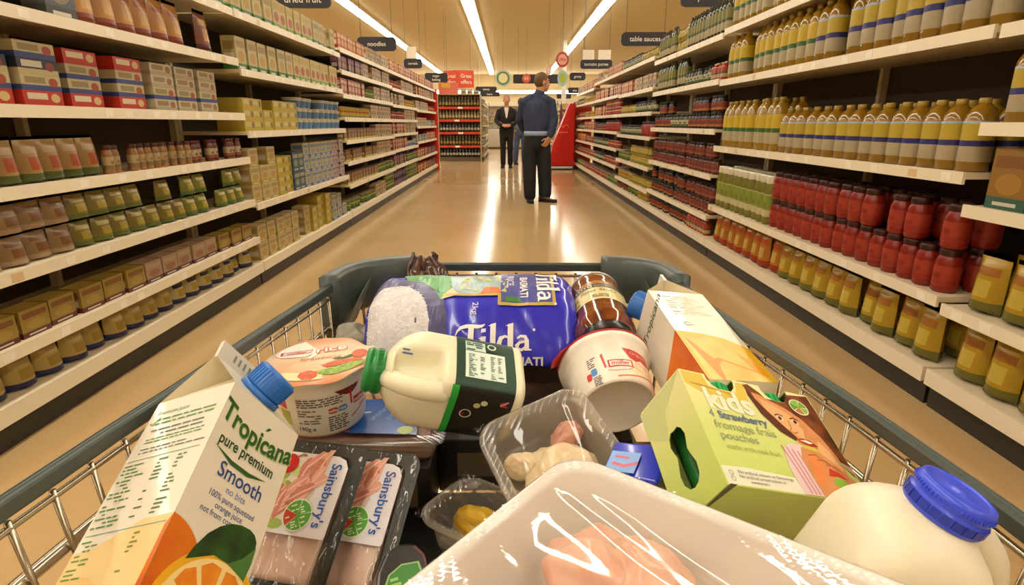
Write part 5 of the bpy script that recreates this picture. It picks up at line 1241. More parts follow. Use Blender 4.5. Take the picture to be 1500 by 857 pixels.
mb.poly(F, [(.001, .001), (.001, .0135), (.02, .0145), (.06, .0125), (.062, .001)], M('E6E2C8', .35), .0003)
for k, s_ in enumerate(('No artificial colours or flavourings', 'No artificial preservatives or', 'sweeteners')): mb.text(F, s_, .0345 - .004 * k, .0092 - k * .0032, .0032, INK, .0016)
for v in (.009, .0048): mb.ring(F, .0065, v, .0014, .0018, M('8A8A80', .4), .0016, seg=14)
LX, LY = .1035, .078; mb.disc(F, LX, LY, .0088, M('E6E8D0', .35), .0014, rv=.0075); cols = ('7AA83A', '8ABA44', '6E9A34', 'C8783A', '9AC04E')
for k in range(5): mb.disc(F, LX, LY, .0078, M(cols[k], .35), .0016, rv=.0065, a0=2 * PI * k / 5 + .06, a1=2 * PI * (k + 1) / 5 - .06, seg=8)
mb.build('lettering', t)
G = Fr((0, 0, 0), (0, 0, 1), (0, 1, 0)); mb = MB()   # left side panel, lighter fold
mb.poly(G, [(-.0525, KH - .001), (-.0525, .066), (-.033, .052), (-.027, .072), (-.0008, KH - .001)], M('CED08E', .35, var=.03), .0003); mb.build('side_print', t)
MB().poly(Fr((0, 0, -KD), (1, 0, 0), (0, 0, 1)), [(.001, .001), (.001, .0525), (.006, .0525), (.0035, .03)], M('5A5E3A', .5), .0004).build('glue_flap', t)

# ------------ two packs of sliced ham
def ham_pack(corner, label, lift):
    y = V((.18, .775, .6)).normalized(); x = V((.967, -.25, .032)); x = (x - y * x.dot(y)).normalized(); z = x.cross(y)
    t = empty('ham_pack', pose(V(corner), x, y, z)); tag(t, label, 'meat pack'); W, H_ = .098, .126
    BKP = M('1A211C', .3, var=.05, coat=.3); mb = MB()
    def rr(w0, w1, h0, h1, r_): 
        p = []
        for cx, cy, a_ in ((w1 - r_, h1 - r_, 0), (w0 + r_, h1 - r_, 1), (w0 + r_, h0 + r_, 2), (w1 - r_, h0 + r_, 3)): p += [(cx + r_ * math.cos(PI / 2 * (a_ + k / 5)), cy + r_ * math.sin(PI / 2 * (a_ + k / 5))) for k in range(6)]
        return p
    o_, i_, d_ = rr(-W, 0, -H_, 0, .012), rr(-W + .011, -.011, -H_ + .011, -.011, .009), rr(-W + .014, -.014, -H_ + .014, -.014, .008); n = len(o_)
    vs = [(*p, 0) for p in o_] + [(*p, .0006) for p in i_] + [(*p, -.010) for p in d_] + [(p[0], p[1], -.0116) for p in d_]
    fs = [(k, (k + 1) % n, n + (k + 1) % n, n + k) for k in range(n)] + [(n + k, n + (k + 1) % n, 2 * n + (k + 1) % n, 2 * n + k) for k in range(n)] + [tuple(range(2 * n, 3 * n))] + [(k, 3 * n + k, 3 * n + (k + 1) % n, (k + 1) % n) for k in range(n)] + [tuple(range(3 * n, 4 * n))[::-1]]
    mb.add(vs, fs, BKP); mb.build('tray', t)
    HAM = two_tone('E4B4A2', 'F6D8C8', 34, .35, .65, .3, sss=.15, stretch=(1, .35, 1))
    for k in range(4):
        f = MB(); f.grid(lambda u, v: V((-W + .016 + u * (W - .032), -H_ + .016 + v * (H_ - .034), -.0082 + k * .0019 + .0012 * math.sin(u * 9 + k * 2 + v * 3) + .0015 * noise.noise(V((u * 3, v * 4, k * 2.))))), 18, 18, HAM); s_ = f.build('ham_slice', t); m = s_.modifiers.new('s', 'SOLIDIFY'); m.thickness = .0012; m.offset = -1
    f = MB(); f.grid(lambda u, v: V((-W + .002 + u * (W - .004), -H_ + .002 + v * (H_ - .004), .0012 + .0011 * (noise.noise(V((u * 14, v * 5, 3.))) + .5 * noise.noise(V((u * 30, v * 22, 7.)))) * (1 if .08 < u < .92 and .06 < v < .94 else 1.6))), 60, 60, clear('F6F4F0', .03, .06, bump=.1, bscale=120)); f.build('film', t)
    F = Fr((0, 0, .0031), (1, 0, 0), (0, 1, 0)); mb = MB(); a0, a1, b0, b1 = -W + .002, -.0125, -.078, -.012
    mb.poly(F, [(a0, b0), (a1 - .001, b0), (a1, b0 + .002), (a1, b1 - .009), (a1 - .004, b1 - .0025), (a1 - .011, b1), (a0, b1)], M('E6E0E2', .25, var=.02, coat=.4), .0001); rd = random.Random(9)
    mb.poly(F, [(a0 + .004, b0), (a1 - .05, b0), (a1 - .03, b0 + .012), (a1 - .022, b0 + .034), (a1 - .026, b1 - .004), (a1 - .034, b1), (a0, b1), (a0, b0)], M('D8CBB8', .3, var=.1, vscale=150), .0002)
    for k in range(34):   # salad leaves behind the ham
        u, v = rd.uniform(-.08, -.044), rd.uniform(b0 + .006, b1 - .008); q = rd.uniform(.004, .008); mb.disc(F, u, v, q, M(rd.choice(('B8C46A', 'C8CC82', '9AAE4A', 'D8D49A')), .35), .0003 + .00002 * k, rv=q * .6, rot=rd.uniform(0, 3), seg=9)
    rd = random.Random(17)
    for k in range(30):      # folded ham slices over the salad
        f_ = rd.random(); u, v = -.07 + .034 * f_ + rd.uniform(-.008, .008), b0 + .008 + .05 * f_ + rd.uniform(-.006, .006); L_ = rd.uniform(.008, .013); a_ = .95 + rd.uniform(-.45, .5); ca, sa = math.cos(a_), math.sin(a_); wv = rd.uniform(.003, .0055)
        q = [(u + x * ca - y * sa, v + x * sa + y * ca) for x, y in ((-L_, -wv * .4), (-L_ * .4, -wv), (L_ * .5, -wv * .9), (L_, -wv * .2), (L_ * .8, wv * .8), (0, wv), (-L_ * .8, wv * .6))]
        mb.poly(F, q, M(rd.choice(('C8785A', 'D8907A', 'E0A48C', 'CC7C64')), .3, var=.12, vscale=260), .001 + .00005 * k)
        mb.stroke(F, [q[0], ((q[1][0] * .6 + q[5][0] * .4), (q[1][1] * .6 + q[5][1] * .4)), q[3]], .0014, M('EBBCA6', .3), .00102 + .00005 * k)
    for u, v, q in ((-.0665, -.0225, .0085), (-.0775, -.0335, .009), (-.087, -.046, .0055)): mb.disc(F, u, v, q, M('B81E14', .25, var=.08), .0022, seg=18); mb.disc(F, u - q * .3, v + q * .35, q * .3, M('E8705A', .25), .0024, seg=10)
    mb.stroke(F, [(-.0615, -.0165), (-.0565, -.0135), (-.053, -.0145)], .0016, M('8A5A34', .4), .0025)
    mb.build('label', t); mb = MB()
    LX, LY = -.0415, -.0625; mb.disc(F, LX, LY, .0128, M('DCE6C8', .3), .0026)
    for k in range(5): mb.disc(F, LX, LY, .0117, M('C8422A' if k == 2 else '5AA03A', .3, var=.05), .0028, a0=2 * PI * k / 5 + .35, a1=2 * PI * (k + 1) / 5 + .29, seg=8); a_ = 2 * PI * (k + .5) / 5 + .32; mb.lines(Fr(F(LX + .007 * math.cos(a_), LY + .007 * math.sin(a_)), (.9, .43, 0), (-.43, .9, 0)), -.003, .003, .003, -.003, 3, M('D8E8B8', .4), .003, seed=70 + k)
    mb.text(F, "Sainsbury's", -.0265, -.0445, .0125, M('2E5AA8', .3), .0026, rot=-PI / 2, bold=.012, sx=.95)
    mb.build('lettering', t)
ham_pack((-.117, .4365, .806), 'black ham pack beside the big juice carton, in front of its twin', 0)
ham_pack((-.0742, .443, .7945), 'black ham pack behind its twin, beside the yellow tray', 0)

# ------------ open trays
def tray(t, W, H_, D_, mat, lip=.008, rad=.016, taper=.8, name='tray', ribs=0):
    """rounded tray, rim at z = 0 spanning x 0..W, y 0..H_; walls fall to -D_"""
    def rr(i, r_, z):
        p = []; r_ = max(r_, .004)
        for cx, cy, a_ in ((W - i - r_, H_ - i - r_, 0), (i + r_, H_ - i - r_, 1), (i + r_, i + r_, 2), (W - i - r_, i + r_, 3)): p += [(cx + r_ * math.cos(PI / 2 * (a_ + k / 6)), cy + r_ * math.sin(PI / 2 * (a_ + k / 6)), z) for k in range(7)]
        return p
    L_ = [rr(0, rad, -.003), rr(0, rad, -.0004), rr(.0012, rad, 0), rr(lip * .5, rad * .9, .0002), rr(lip, rad * .85, -.0004), rr(lip + .0012, rad * .85, -.003), rr(lip + D_ * .06, rad * .8, -D_ * .5), rr(lip + D_ * .11, rad * .8, -D_ * .88), rr(lip + D_ * .18, rad * .6, -D_ * .985), rr(lip + D_ * .4, rad * .5, -D_)]
    if ribs:
        for row in (6, 7):
            L_[row] = [(x + (W / 2 - x) * .012 * (k % 2), y + (H_ / 2 - y) * .012 * (k % 2), z) for k, (x, y, z) in enumerate(L_[row])]
    n = len(L_[0]); vs = [p for l in L_ for p in l]; fs = [(i * n + k, i * n + (k + 1) % n, (i + 1) * n + (k + 1) % n, (i + 1) * n + k) for i in range(len(L_) - 1) for k in range(n)] + [tuple(range((len(L_) - 1) * n, len(L_) * n))]
    return MB().add(vs, fs, mat, True).build(name, t)
def film(t, W, H_, sag, mat, seed=0., amp=.0016, name='film', inset_=.001):
    """stretched film over the rim, sagging a little, puckered at the edges"""
    def fn(u, v):
        x, y = inset_ + u * (W - 2 * inset_), inset_ + v * (H_ - 2 * inset_); e = min(u, 1 - u, v, 1 - v); k = min(1, e / .12)
        z = .0009 - sag * math.sin(PI * u) ** .6 * math.sin(PI * v) ** .6 if e > 0 else .0009
        # long stretch folds running from the corners, fine puckers along the rim
        z += amp * k * (noise.noise(V((u * 2.2 + v * 5.5, v * 1.6 - u * 1.2, seed))) + .45 * noise.noise(V((u * 4 + v * 13, v * 2 - u * 2.5, seed + 4)))) + .0007 * (1 - k) * math.sin((x + y) * 900 + 3 * noise.noise(V((x * 60, y * 60, seed))))
        return V((x, y, z))
    return MB().grid(fn, 90, 90, mat).build(name, t)
def lump(name, loc, size, rot, mat, seed, parent=None, pinch=.25, det=5):
    bm = bmesh.new(); bmesh.ops.create_icosphere(bm, subdivisions=det, radius=1)
    for v in bm.verts:
        p = v.co.copy(); k = 1 + .22 * noise.noise(p * 1.3 + V((seed, 0, 0))) + .1 * noise.noise(p * 3 + V((0, seed, 0))) + .03 * noise.noise(p * 8 + V((0, 0, seed)))
        k -= pinch * max(0, 1 - abs(p.x + .25 * math.sin(3 * p.y) + .12) * 5) * max(0, p.z)
        v.co = V((p.x * k * size[0], p.y * k * size[1], max(p.z * k, -.55) * size[2]))
    me = bpy.data.meshes.new(name); bm.to_mesh(me); bm.free(); me.materials.append(mat)
    for p in me.polygons: p.use_smooth = True
    o = bpy.data.objects.new(name, me); COL.objects.link(o)
    if parent: o.parent = parent
    o.location = loc; o.rotation_euler = rot
    return o
CHK = two_tone('E2A890', 'F0CBB0', 40, .35, .7, .3, sss=.35, bump=.15, coat=.3); CHK2 = two_tone('E6D0AC', 'F0DFC2', 40, .35, .7, .3, sss=.3, bump=.1, coat=.3)
# big chicken tray nearest us: back corner at A0
A0 = V((.0366, .309, .88)); l_ = V((-.62, -.785, 0)).normalized(); r_ = V((.785, -.62, 0)).normalized()
t = empty('chicken_tray', pose(A0 + l_ * .2, r_, -l_, (0, 0, 1))); tag(t, 'large film-wrapped tray of pink chicken pieces, nearest of the clear trays', 'meat tray')
MILK = clear('F0ECE2', .88, .14, milk_col='FAF6F0', tlu=.12); tray(t, .205, .2, .05, MILK, .007, .02)
film(t, .205, .2, .004, clear('FBFAF8', .05, .07, bump=.06, bscale=30, ior=1.8), 2.3, .0055)
M_ = t.matrix_world.copy() if False else pose(A0 + l_ * .2, r_, -l_, (0, 0, 1))
for k, (x, y, sx_, sy_, rz, lb) in enumerate(((.063, .152, .043, .032, .1, 'pink chicken piece toward the back corner of the large film-wrapped tray'), (.036, .084, .028, .023, 1.5, 'pink chicken piece toward the ham packs in the large film-wrapped tray'), (.15, .157, .033, .03, -.2, 'pink chicken piece on the snack box side of the large film-wrapped tray'), (.1, .065, .03, .034, .3, 'pink chicken piece in the near half of the large film-wrapped tray'), (.161, .078, .025, .034, .1, 'pink chicken piece toward the blue-capped bottle in the large film-wrapped tray'))):
    p = M_ @ V((x, y, -.0465)); o = lump('chicken_piece', p + V((0, 0, .0155)), (sx_ * .93, sy_ * .93, .024), (0, 0, rz + math.atan2(r_.y, r_.x)), CHK, 3.1 * k); tag(o, lb, 'chicken')
# second chicken tray behind it, tilted toward us
A1 = V((.0595, .4635, .8535)); l1 = V((-.101, -.037, -.03)).normalized(); r1 = V((.066, -.1, -.045)); r1 = (r1 - l1 * r1.dot(l1)).normalized(); n1 = r1.cross(-l1)
X1 = pose(A1 + l1 * .1, r1, -l1, n1); t = empty('chicken_tray', X1); tag(t, 'clear tray of pale chicken pieces standing behind the large film-wrapped tray', 'meat tray')
tray(t, .145, .1, .034, clear('F2EEE6', .34, .12, milk_col='F0E8DC'), .009, .02, ribs=1); film(t, .145, .1, .003, clear('FAF8F4', .015, .05, bump=.06, bscale=60), 7.7, .0016)
for k, (x, y, sx_, sy_, h_, rz, m_, lb) in enumerate(((.068, .054, .045, .032, .025, .4, CHK2, 'large pale chicken piece in the tilted clear tray'), (.038, .026, .017, .012, .02, 1.1, CHK2, 'small pale chicken piece in the near corner of the tilted clear tray'), (.031, .072, .013, .017, .02, .2, two_tone('C88A7A', 'D8A894', 60, .3, .7, .3, sss=.3), 'pinkish chicken piece at the back of the tilted clear tray'))):
    o = lump('chicken_piece', X1 @ V((x, y, -.022)), (sx_ * .88, sy_ * .88, h_ * .75), (0, 0, 0), m_, 9 + 2.7 * k, pinch=.1); o.rotation_euler = (X1.to_3x3() @ Matrix.Rotation(rz, 3, 'Z')).to_euler(); tag(o, lb, 'chicken')
# small tray with the yellow block
A2 = V((-.0395, .4745, .757)); l2 = V((-.046, -.0665, 0)).normalized(); r2 = V((l2.y, -l2.x, 0)) * -1
r2 = V((.82, -.57, 0)).normalized(); l2 = V((-.57, -.82, 0)).normalized()
X2 = pose(A2 + l2 * .075, r2, -l2, (0, 0, 1)); t = empty('pineapple_tray', X2); tag(t, 'small clear tray holding a yellow block, between ham packs and chicken trays', 'tray')
tray(t, .12, .075, .034, clear('F2F0E8', .3, .1, milk_col='EFE8D8'), .006, .022); film(t, .12, .075, .002, clear('FAF8F4', .01, .04, bump=.05, bscale=60), 1.7, .001)
o = lump('pineapple_piece', X2 @ V((.047, .0355, -.0145)), (.028, .015, .0165), (0, 0, 0), two_tone('C89A14', 'DDB830', 30, .35, .65, .35, sss=.25, bump=.2), 5.5, pinch=0.); o.rotation_euler = (0, 0, math.atan2(r2.y, r2.x)); tag(o, 'yellow fruit block inside the small clear tray', 'fruit')
MB().disc(Fr((.018, .06, .0012), (1, 0, 0), (0, 1, 0)), 0, 0, .006, clear('FFFFFF', .25, .1), 0).build('film_sticker', t)
# ham tray under the rice pot
X3 = pose((-.214, .468, .79), (1, 0, 0), (0, 1, 0), (0, 0, 1)); t = empty('gammon_tray', X3); tag(t, 'clear tray of pink gammon slices under the rice pot and the green-capped bottle', 'meat tray')
tray(t, .155, .115, .024, clear('EAE4DA', .3, .12, milk_col='DCD0C0'), .009, .016); film(t, .155, .115, .001, clear('FAF8F4', .01, .05, bump=.05, bscale=60), 4.7, .0006)
for k in range(4):
    f = MB(); f.grid(lambda u, v: V((.014 + u * .125 + .002 * math.sin(5 * v + k), .016 + v * .084 + k * .001, -.02 + .0045 * k + .001 * noise.noise(V((u * 5, v * 4, k * 3.))))), 20, 14, two_tone('A86A56', 'C89A84', 30, .35, .65, .3, sss=.2, stretch=(1, .4, 1))); s_ = f.build('gammon_slice'); m = s_.modifiers.new('s', 'SOLIDIFY'); m.thickness = .0032; m.offset = -1
    s_.location = (-.214, .468, .79); tag(s_, f'pink gammon slice in the clear tray, {("lowest", "second from the bottom", "second from the top", "topmost")[k]} of its stack', 'ham')
F = Fr((-.022, 0, .0022), (1, 0, 0), (0, 1, 0)); mb = MB(); BLU = M('2C62B8', .25, var=.06, coat=.4)
mb.poly(F, [(.068, .018), (.15, .014), (.142, .085), (.08, .085)], BLU, .0002); mb.text(F, 'unsmoked', .112, .06, .0105, M('8AB4E0', .3), .0006, rot=1.15, bold=.01); mb.text(F, 'gammon', .124, .056, .0085, M('7AA8DC', .3), .0006, rot=1.15); mb.disc(F, .138, .022, .0075, M('B8CC6A', .3), .0006); mb.stroke(F, [(.076, .045), (.086, .055), (.098, .058)], .003, M('C8D8EC', .3), .0006); mb.disc(F, .082, .021, .0035, M('C84A5A', .3), .0006, rv=.0025); mb.rect(F, .018, .03, .022, .03, M('4A5AC8', .3), .0006)
mb.build('label', t)
# dark sleeve pack with the leaf badge
t = empty('salad_pack', pose((-.0775, .352, .7515), (.93, .2, -.3), V((-.3, .75, .6)).cross(V((0, 0, 0))) if 0 else (-.05, .87, .48), V((.93, .2, -.3)).cross(V((-.05, .87, .48))))); tag(t, 'black pack with green leaf badge between the ham packs and the large tray', 'packet')
mb = MB(); p = [(-.024, -.045), (.022, -.045), (.0225, .01), (.019, .022), (.008, .03), (-.006, .028), (-.018, .018), (-.024, 0)]; p = [(x * .8, y * .8) for x, y in p]; n = len(p)
mb.add([(x, y, 0) for x, y in p] + [(x, y, -.02) for x, y in p], [tuple(range(n)), tuple(range(2 * n - 1, n - 1, -1))] + [(k, k + n, (k + 1) % n + n, (k + 1) % n) for k in range(n)], M('16100F', .3, var=.05, coat=.3)); mb.build('pack', t, bevel=.002)
F = Fr((0, 0, 0), (1, 0, 0), (0, 1, 0)); mb = MB(); mb.stroke(F, [(.0168, -.024), (.0168, .0064), (.0138, .0155), (.0062, .0215)], .0018, M('6A1428', .3), .0003)
leaf = [(-.012, -.022), (-.016, -.01), (-.013, .002), (-.003, .012), (.012, .016), (.0165, .006), (.0155, -.008), (.008, -.02), (-.002, -.026)]; mb.poly(F, [(x * .88, y * .87 - .003) for x, y in leaf], M('9ABE7A', .3), .0003); mb.poly(F, [(x * .78, y * .78 - .003) for x, y in leaf], M('3E8A2A', .3, var=.08), .0005); mb.lines(Fr((0, -.008, 0), (.93, .36, 0), (-.36, .93, 0)), -.008, .0085, .009, -.01, 5, M('9ACA6A', .4), .0008, seed=77, ragged=.3)
mb.build('badge_print', t)
# small blue sachet between the trays and the snack box
t = empty('sachet', pose((.094, .378, .828), (.8, -.5, .2), (.45, .85, .3), V((.8, -.5, .2)).cross(V((.45, .85, .3))))); tag(t, 'bright blue sachet with red print wedged beside the snack box', 'packet')
mb = MB(); SB = M('1E34C0', .25, var=.08, coat=.4); mb.rbox(.046, .036, .008, .003, SB, 2, fn=lambda p: V((p.x, p.y, p.z * (1 - (abs(p.x) / .023) ** 3 * .6)))); mb.build('pouch', t)
F = Fr((0, 0, .0042), (1, 0, 0), (0, 1, 0)); mb = MB(); mb.rect(F, -.02, .004, -.014, .006, M('6A9AD8', .3), .0003); mb.stroke(F, [(-.016, -.006), (-.006, -.008), (.004, -.004)], .003, M('C83A5A', .3), .0006); mb.stroke(F, [(-.016, .001), (-.004, .0)], .002, M('C83A5A', .3), .0006); mb.build('print', t)
# brown-filmed packs low down, the crumpled bag by the front rail, and the olive pack by the rice
def crumple(name, loc, size, rz, mat, seed, label, cat):
    mb = MB(); mb.rbox(*size, min(size) * .25, mat, 3, sub=9, fn=lambda p: p + V((noise.noise(p * 45 + V((seed, 0, 0))), noise.noise(p * 45 + V((0, seed, 0))), noise.noise(p * 45 + V((0, 0, seed))))) * min(size) * .16)
    o = mb.build(name); o.location = loc; o.rotation_euler = rz; tag(o, label, cat); return o
BRF = two_tone('2A1E14', '5A4630', 30, .35, .65, .12, coat=.8)
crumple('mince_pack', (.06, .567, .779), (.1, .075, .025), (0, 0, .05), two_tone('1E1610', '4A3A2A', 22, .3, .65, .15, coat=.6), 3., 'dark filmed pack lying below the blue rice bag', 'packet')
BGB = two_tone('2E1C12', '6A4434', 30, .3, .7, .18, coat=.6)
mb = MB(); P0 = [(-.032, 0), (.034, .002)]
def fold(u, v):
    x = (u - .5) * (.1 * (1 - v * .75)); z = .086 * v * (1 - .1 * math.sin(PI * u)); y = .012 * math.sin(2 * PI * u) * (1 - v) + .016 * (v - .4)
    return V((x - .012 * v, y, z)) + V((noise.noise(V((u * 5, v * 5, 1.))), noise.noise(V((u * 6, v * 5, 4.))), noise.noise(V((u * 5, v * 6, 8.))))) * .006
mb.grid(fold, 26, 22, BGB); o = mb.build('crumpled_bag'); o.location = (-.0985, .742, .822); o.rotation_euler = (-.25, 0, .15); m = o.modifiers.new('s', 'SOLIDIFY'); m.thickness = .004; tag(o, 'brown crumpled bag poking up behind the rice bag', 'bag')
t = crumple('olive_pack', (-.176, .632, .823), (.05, .05, .04), (0, .05, .3), M('8A8470', .5, var=.15), 6., 'dull olive packet beside the white end of the rice bag', 'packet')
# cartons lower in the heap that carry the rest
def base_box(loc, size, rz, col, label):
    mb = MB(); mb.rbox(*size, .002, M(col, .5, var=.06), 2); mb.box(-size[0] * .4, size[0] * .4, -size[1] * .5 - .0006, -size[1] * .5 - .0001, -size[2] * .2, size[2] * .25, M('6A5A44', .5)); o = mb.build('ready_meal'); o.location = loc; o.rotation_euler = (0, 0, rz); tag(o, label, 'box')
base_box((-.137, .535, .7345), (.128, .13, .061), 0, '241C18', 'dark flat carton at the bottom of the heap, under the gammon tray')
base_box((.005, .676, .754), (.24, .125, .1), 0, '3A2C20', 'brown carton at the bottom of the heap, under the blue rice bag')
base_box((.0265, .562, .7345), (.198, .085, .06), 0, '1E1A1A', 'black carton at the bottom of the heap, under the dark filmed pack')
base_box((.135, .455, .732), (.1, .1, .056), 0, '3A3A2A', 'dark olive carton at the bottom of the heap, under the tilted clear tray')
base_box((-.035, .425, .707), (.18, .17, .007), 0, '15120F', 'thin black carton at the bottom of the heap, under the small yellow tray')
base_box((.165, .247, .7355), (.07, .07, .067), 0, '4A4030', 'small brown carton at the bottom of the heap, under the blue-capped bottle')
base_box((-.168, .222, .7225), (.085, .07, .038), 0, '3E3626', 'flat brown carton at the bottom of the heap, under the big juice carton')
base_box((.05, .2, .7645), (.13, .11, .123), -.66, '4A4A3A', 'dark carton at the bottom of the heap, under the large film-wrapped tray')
# ---------------------------------------------------------------- people
Fr.hs = 1.
SKIN = M('C08A66', .55, sss=.15, var=.05, vscale=60)
def tubes(mb, lst, seg=14):
    for pts in lst:
        P_ = [V(p[:3]) for p in pts]; R_ = [p[3] if len(p) == 4 else (p[3], p[4]) for p in pts]
        # round the ends
        a = (P_[0] - P_[1]).normalized(); b = (P_[-1] - P_[-2]).normalized()
        sc = lambda r, k: (r[0] * k, r[1] * k) if isinstance(r, tuple) else r * k
        mn = lambda r: min(r) if isinstance(r, tuple) else r
        P2 = [P_[0] + a * mn(R_[0]) * .75] + [P_[0] + a * mn(R_[0]) * .45] + P_ + [P_[-1] + b * mn(R_[-1]) * .45] + [P_[-1] + b * mn(R_[-1]) * .75]
        R2 = [sc(R_[0], .35), sc(R_[0], .8)] + R_ + [sc(R_[-1], .8), sc(R_[-1], .35)]
        mb.tube(P2, R2, SKIN, seg)
    return mb
def ell(mb, c, r, rot=0., seg=18, ringn=12):
    vs = []; X = Matrix.Translation(c) @ Matrix.Rotation(rot, 4, 'X')
    prof = [(math.sin(PI * (k + .0) / ringn), -math.cos(PI * k / ringn)) for k in range(ringn + 1)]
    prof = [(max(a, .02), b) for a, b in prof]
    mb.lathe(prof, SKIN, seg, X=X @ Matrix.Diagonal((r[0], r[1], r[2], 1)))
    return mb
def hand(mb, wrist, d, palm_n, size=1., curl=.6, thumb_side=1):
    """palm, five bent fingers; d points to the fingertips, palm_n out of the palm"""
    d = V(d).normalized(); n = V(palm_n); n = (n - d * n.dot(d)).normalized(); s = d.cross(n) * thumb_side; w_ = V(wrist)
    tubes(mb, [[(*(w_ + s * o * size), .017 * size) if 0 else (*(w_ + s * o * size), .016 * size), (*(w_ + d * .05 * size + s * o * 1.1 * size), .015 * size), (*(w_ + d * .085 * size + s * o * 1.25 * size), .0125 * size)] for o in (-.027, -.009, .009, .027)], 8)
    for k, (o, L) in enumerate(((.034, .066), (.012, .076), (-.011, .071), (-.033, .056))):
        p0 = w_ + d * .085 * size + s * o * size; a = curl
        p1 = p0 + (d * math.cos(a * .5) + n * math.sin(a * .5)) * L * .45 * size; p2 = p1 + (d * math.cos(a * 1.2) + n * math.sin(a * 1.2)) * L * .33 * size; p3 = p2 + (d * math.cos(a * 1.8) + n * math.sin(a * 1.8)) * L * .24 * size
        tubes(mb, [[(*p0, .0105 * size), (*p1, .0095 * size), (*p2, .0088 * size), (*p3, .0078 * size)]], 8)
    q0 = w_ + d * .022 * size + s * .024 * size; q1 = q0 + (s * .8 + d * .5 + n * .35).normalized() * .042 * size; q2 = q1 + (s * .25 + d + n * .45).normalized() * .034 * size; q3 = q2 + (d + n * .5).normalized() * .02 * size
    tubes(mb, [[(*q0, .014 * size), (*q1, .012 * size), (*q2, .0105 * size), (*q3, .009 * size)]], 8)
def head(mb, c, turn, tilt=0., k_=1.):
    """c = centre of the skull; turn = heading of the face about z (0 faces -y)"""
    R_ = Matrix.Translation(c) @ Matrix.Rotation(turn, 4, 'Z') @ Matrix.Rotation(tilt, 4, 'X') @ Matrix.Scale(k_, 4)
    k = MB()
    ell(k, (0, .012, .022), (.076, .094, .098)); ell(k, (0, -.028, -.045), (.06, .066, .075)); ell(k, (0, -.058, -.092), (.03, .028, .026))
    ell(k, (0, -.1, -.028), (.0135, .02, .017)); tubes(k, [[(0, -.084, .018, .011), (0, -.1, -.022, .0125)]], 8)
    for sx in (-1, 1):
        ell(k, (sx * .077, .012, -.01), (.012, .022, .034)); ell(k, (sx * .03, -.08, .028), (.026, .012, .008)); ell(k, (sx * .038, -.068, -.03), (.022, .018, .018))
    ell(k, (0, -.088, -.06), (.024, .012, .0065)); ell(k, (0, -.086, -.069), (.021, .012, .006))
    mb.add([R_ @ v for v in k.v], k.f, SKIN, True)
    return R_
def eyes_mouth(par, R_):
    for sx in (-1, 1):
        e = MB().lathe([(.0001, -.009), (.007, -.006), (.0095, 0), (.007, .006), (.0001, .009)], M('E4DCD0', .3), 12, X=R_ @ Matrix.Translation((sx * .031, -.083, .006)))
        e.lathe([(.0001, -.002), (.0045, 0), (.0001, .002)], M('3A2A1E', .3), 10, X=R_ @ Matrix.Translation((sx * .031, -.0925, .006)) @ Matrix.Rotation(PI / 2, 4, 'X')); e.build('eye', par)
    MB().tube([R_ @ V((-.022, -.0945, -.0645)), R_ @ V((0, -.1005, -.0645)), R_ @ V((.022, -.0945, -.0645))], .0022, M('8A4A40', .5), 6).build('lips', par)
def hair(par, R_, col, low=-.02, back=-.06, thick=.012, name='hair', front=.05):
    m = two_tone(col, tuple(min(1, x * 1.35) for x in [int(col[i:i+2], 16) / 255 for i in (0, 2, 4)]), 90, .35, .7, .75, bump=.5)
    vs, fs = [], []; NU, NV = 28, 12
    for j in range(NV + 1):
        for i in range(NU):
            a = 2 * PI * i / NU; dirv = V((math.sin(a), math.cos(a), 0)); f = .5 - .5 * math.cos(a)     # f: 0 at back, 1 at face
            zmin = back + (front - back) * min(1, max(0, (f - .25) / .6)) ** .8
            zt = .022 + .098
            z = zt + thick - (zt + thick - zmin) * j / NV
            q = max(0., 1 - ((z - .022) / (.098 + thick)) ** 2) ** .5
            wob = 1 + .03 * noise.noise(V((i * 1.7, j * 2.1, 3.)))
            vs.append(R_ @ V((dirv.x * (.076 + thick) * q * wob, .012 + dirv.y * (.094 + thick) * q * wob, z)))
    for j in range(NV):
        for i in range(NU): fs.append((j * NU + i, j * NU + (i + 1) % NU, (j + 1) * NU + (i + 1) % NU, (j + 1) * NU + i))
    o = MB().add(vs, fs, m, True).build(name, par)
    s_ = o.modifiers.new('body', 'SOLIDIFY'); s_.thickness = .012; s_.offset = -1
    return o
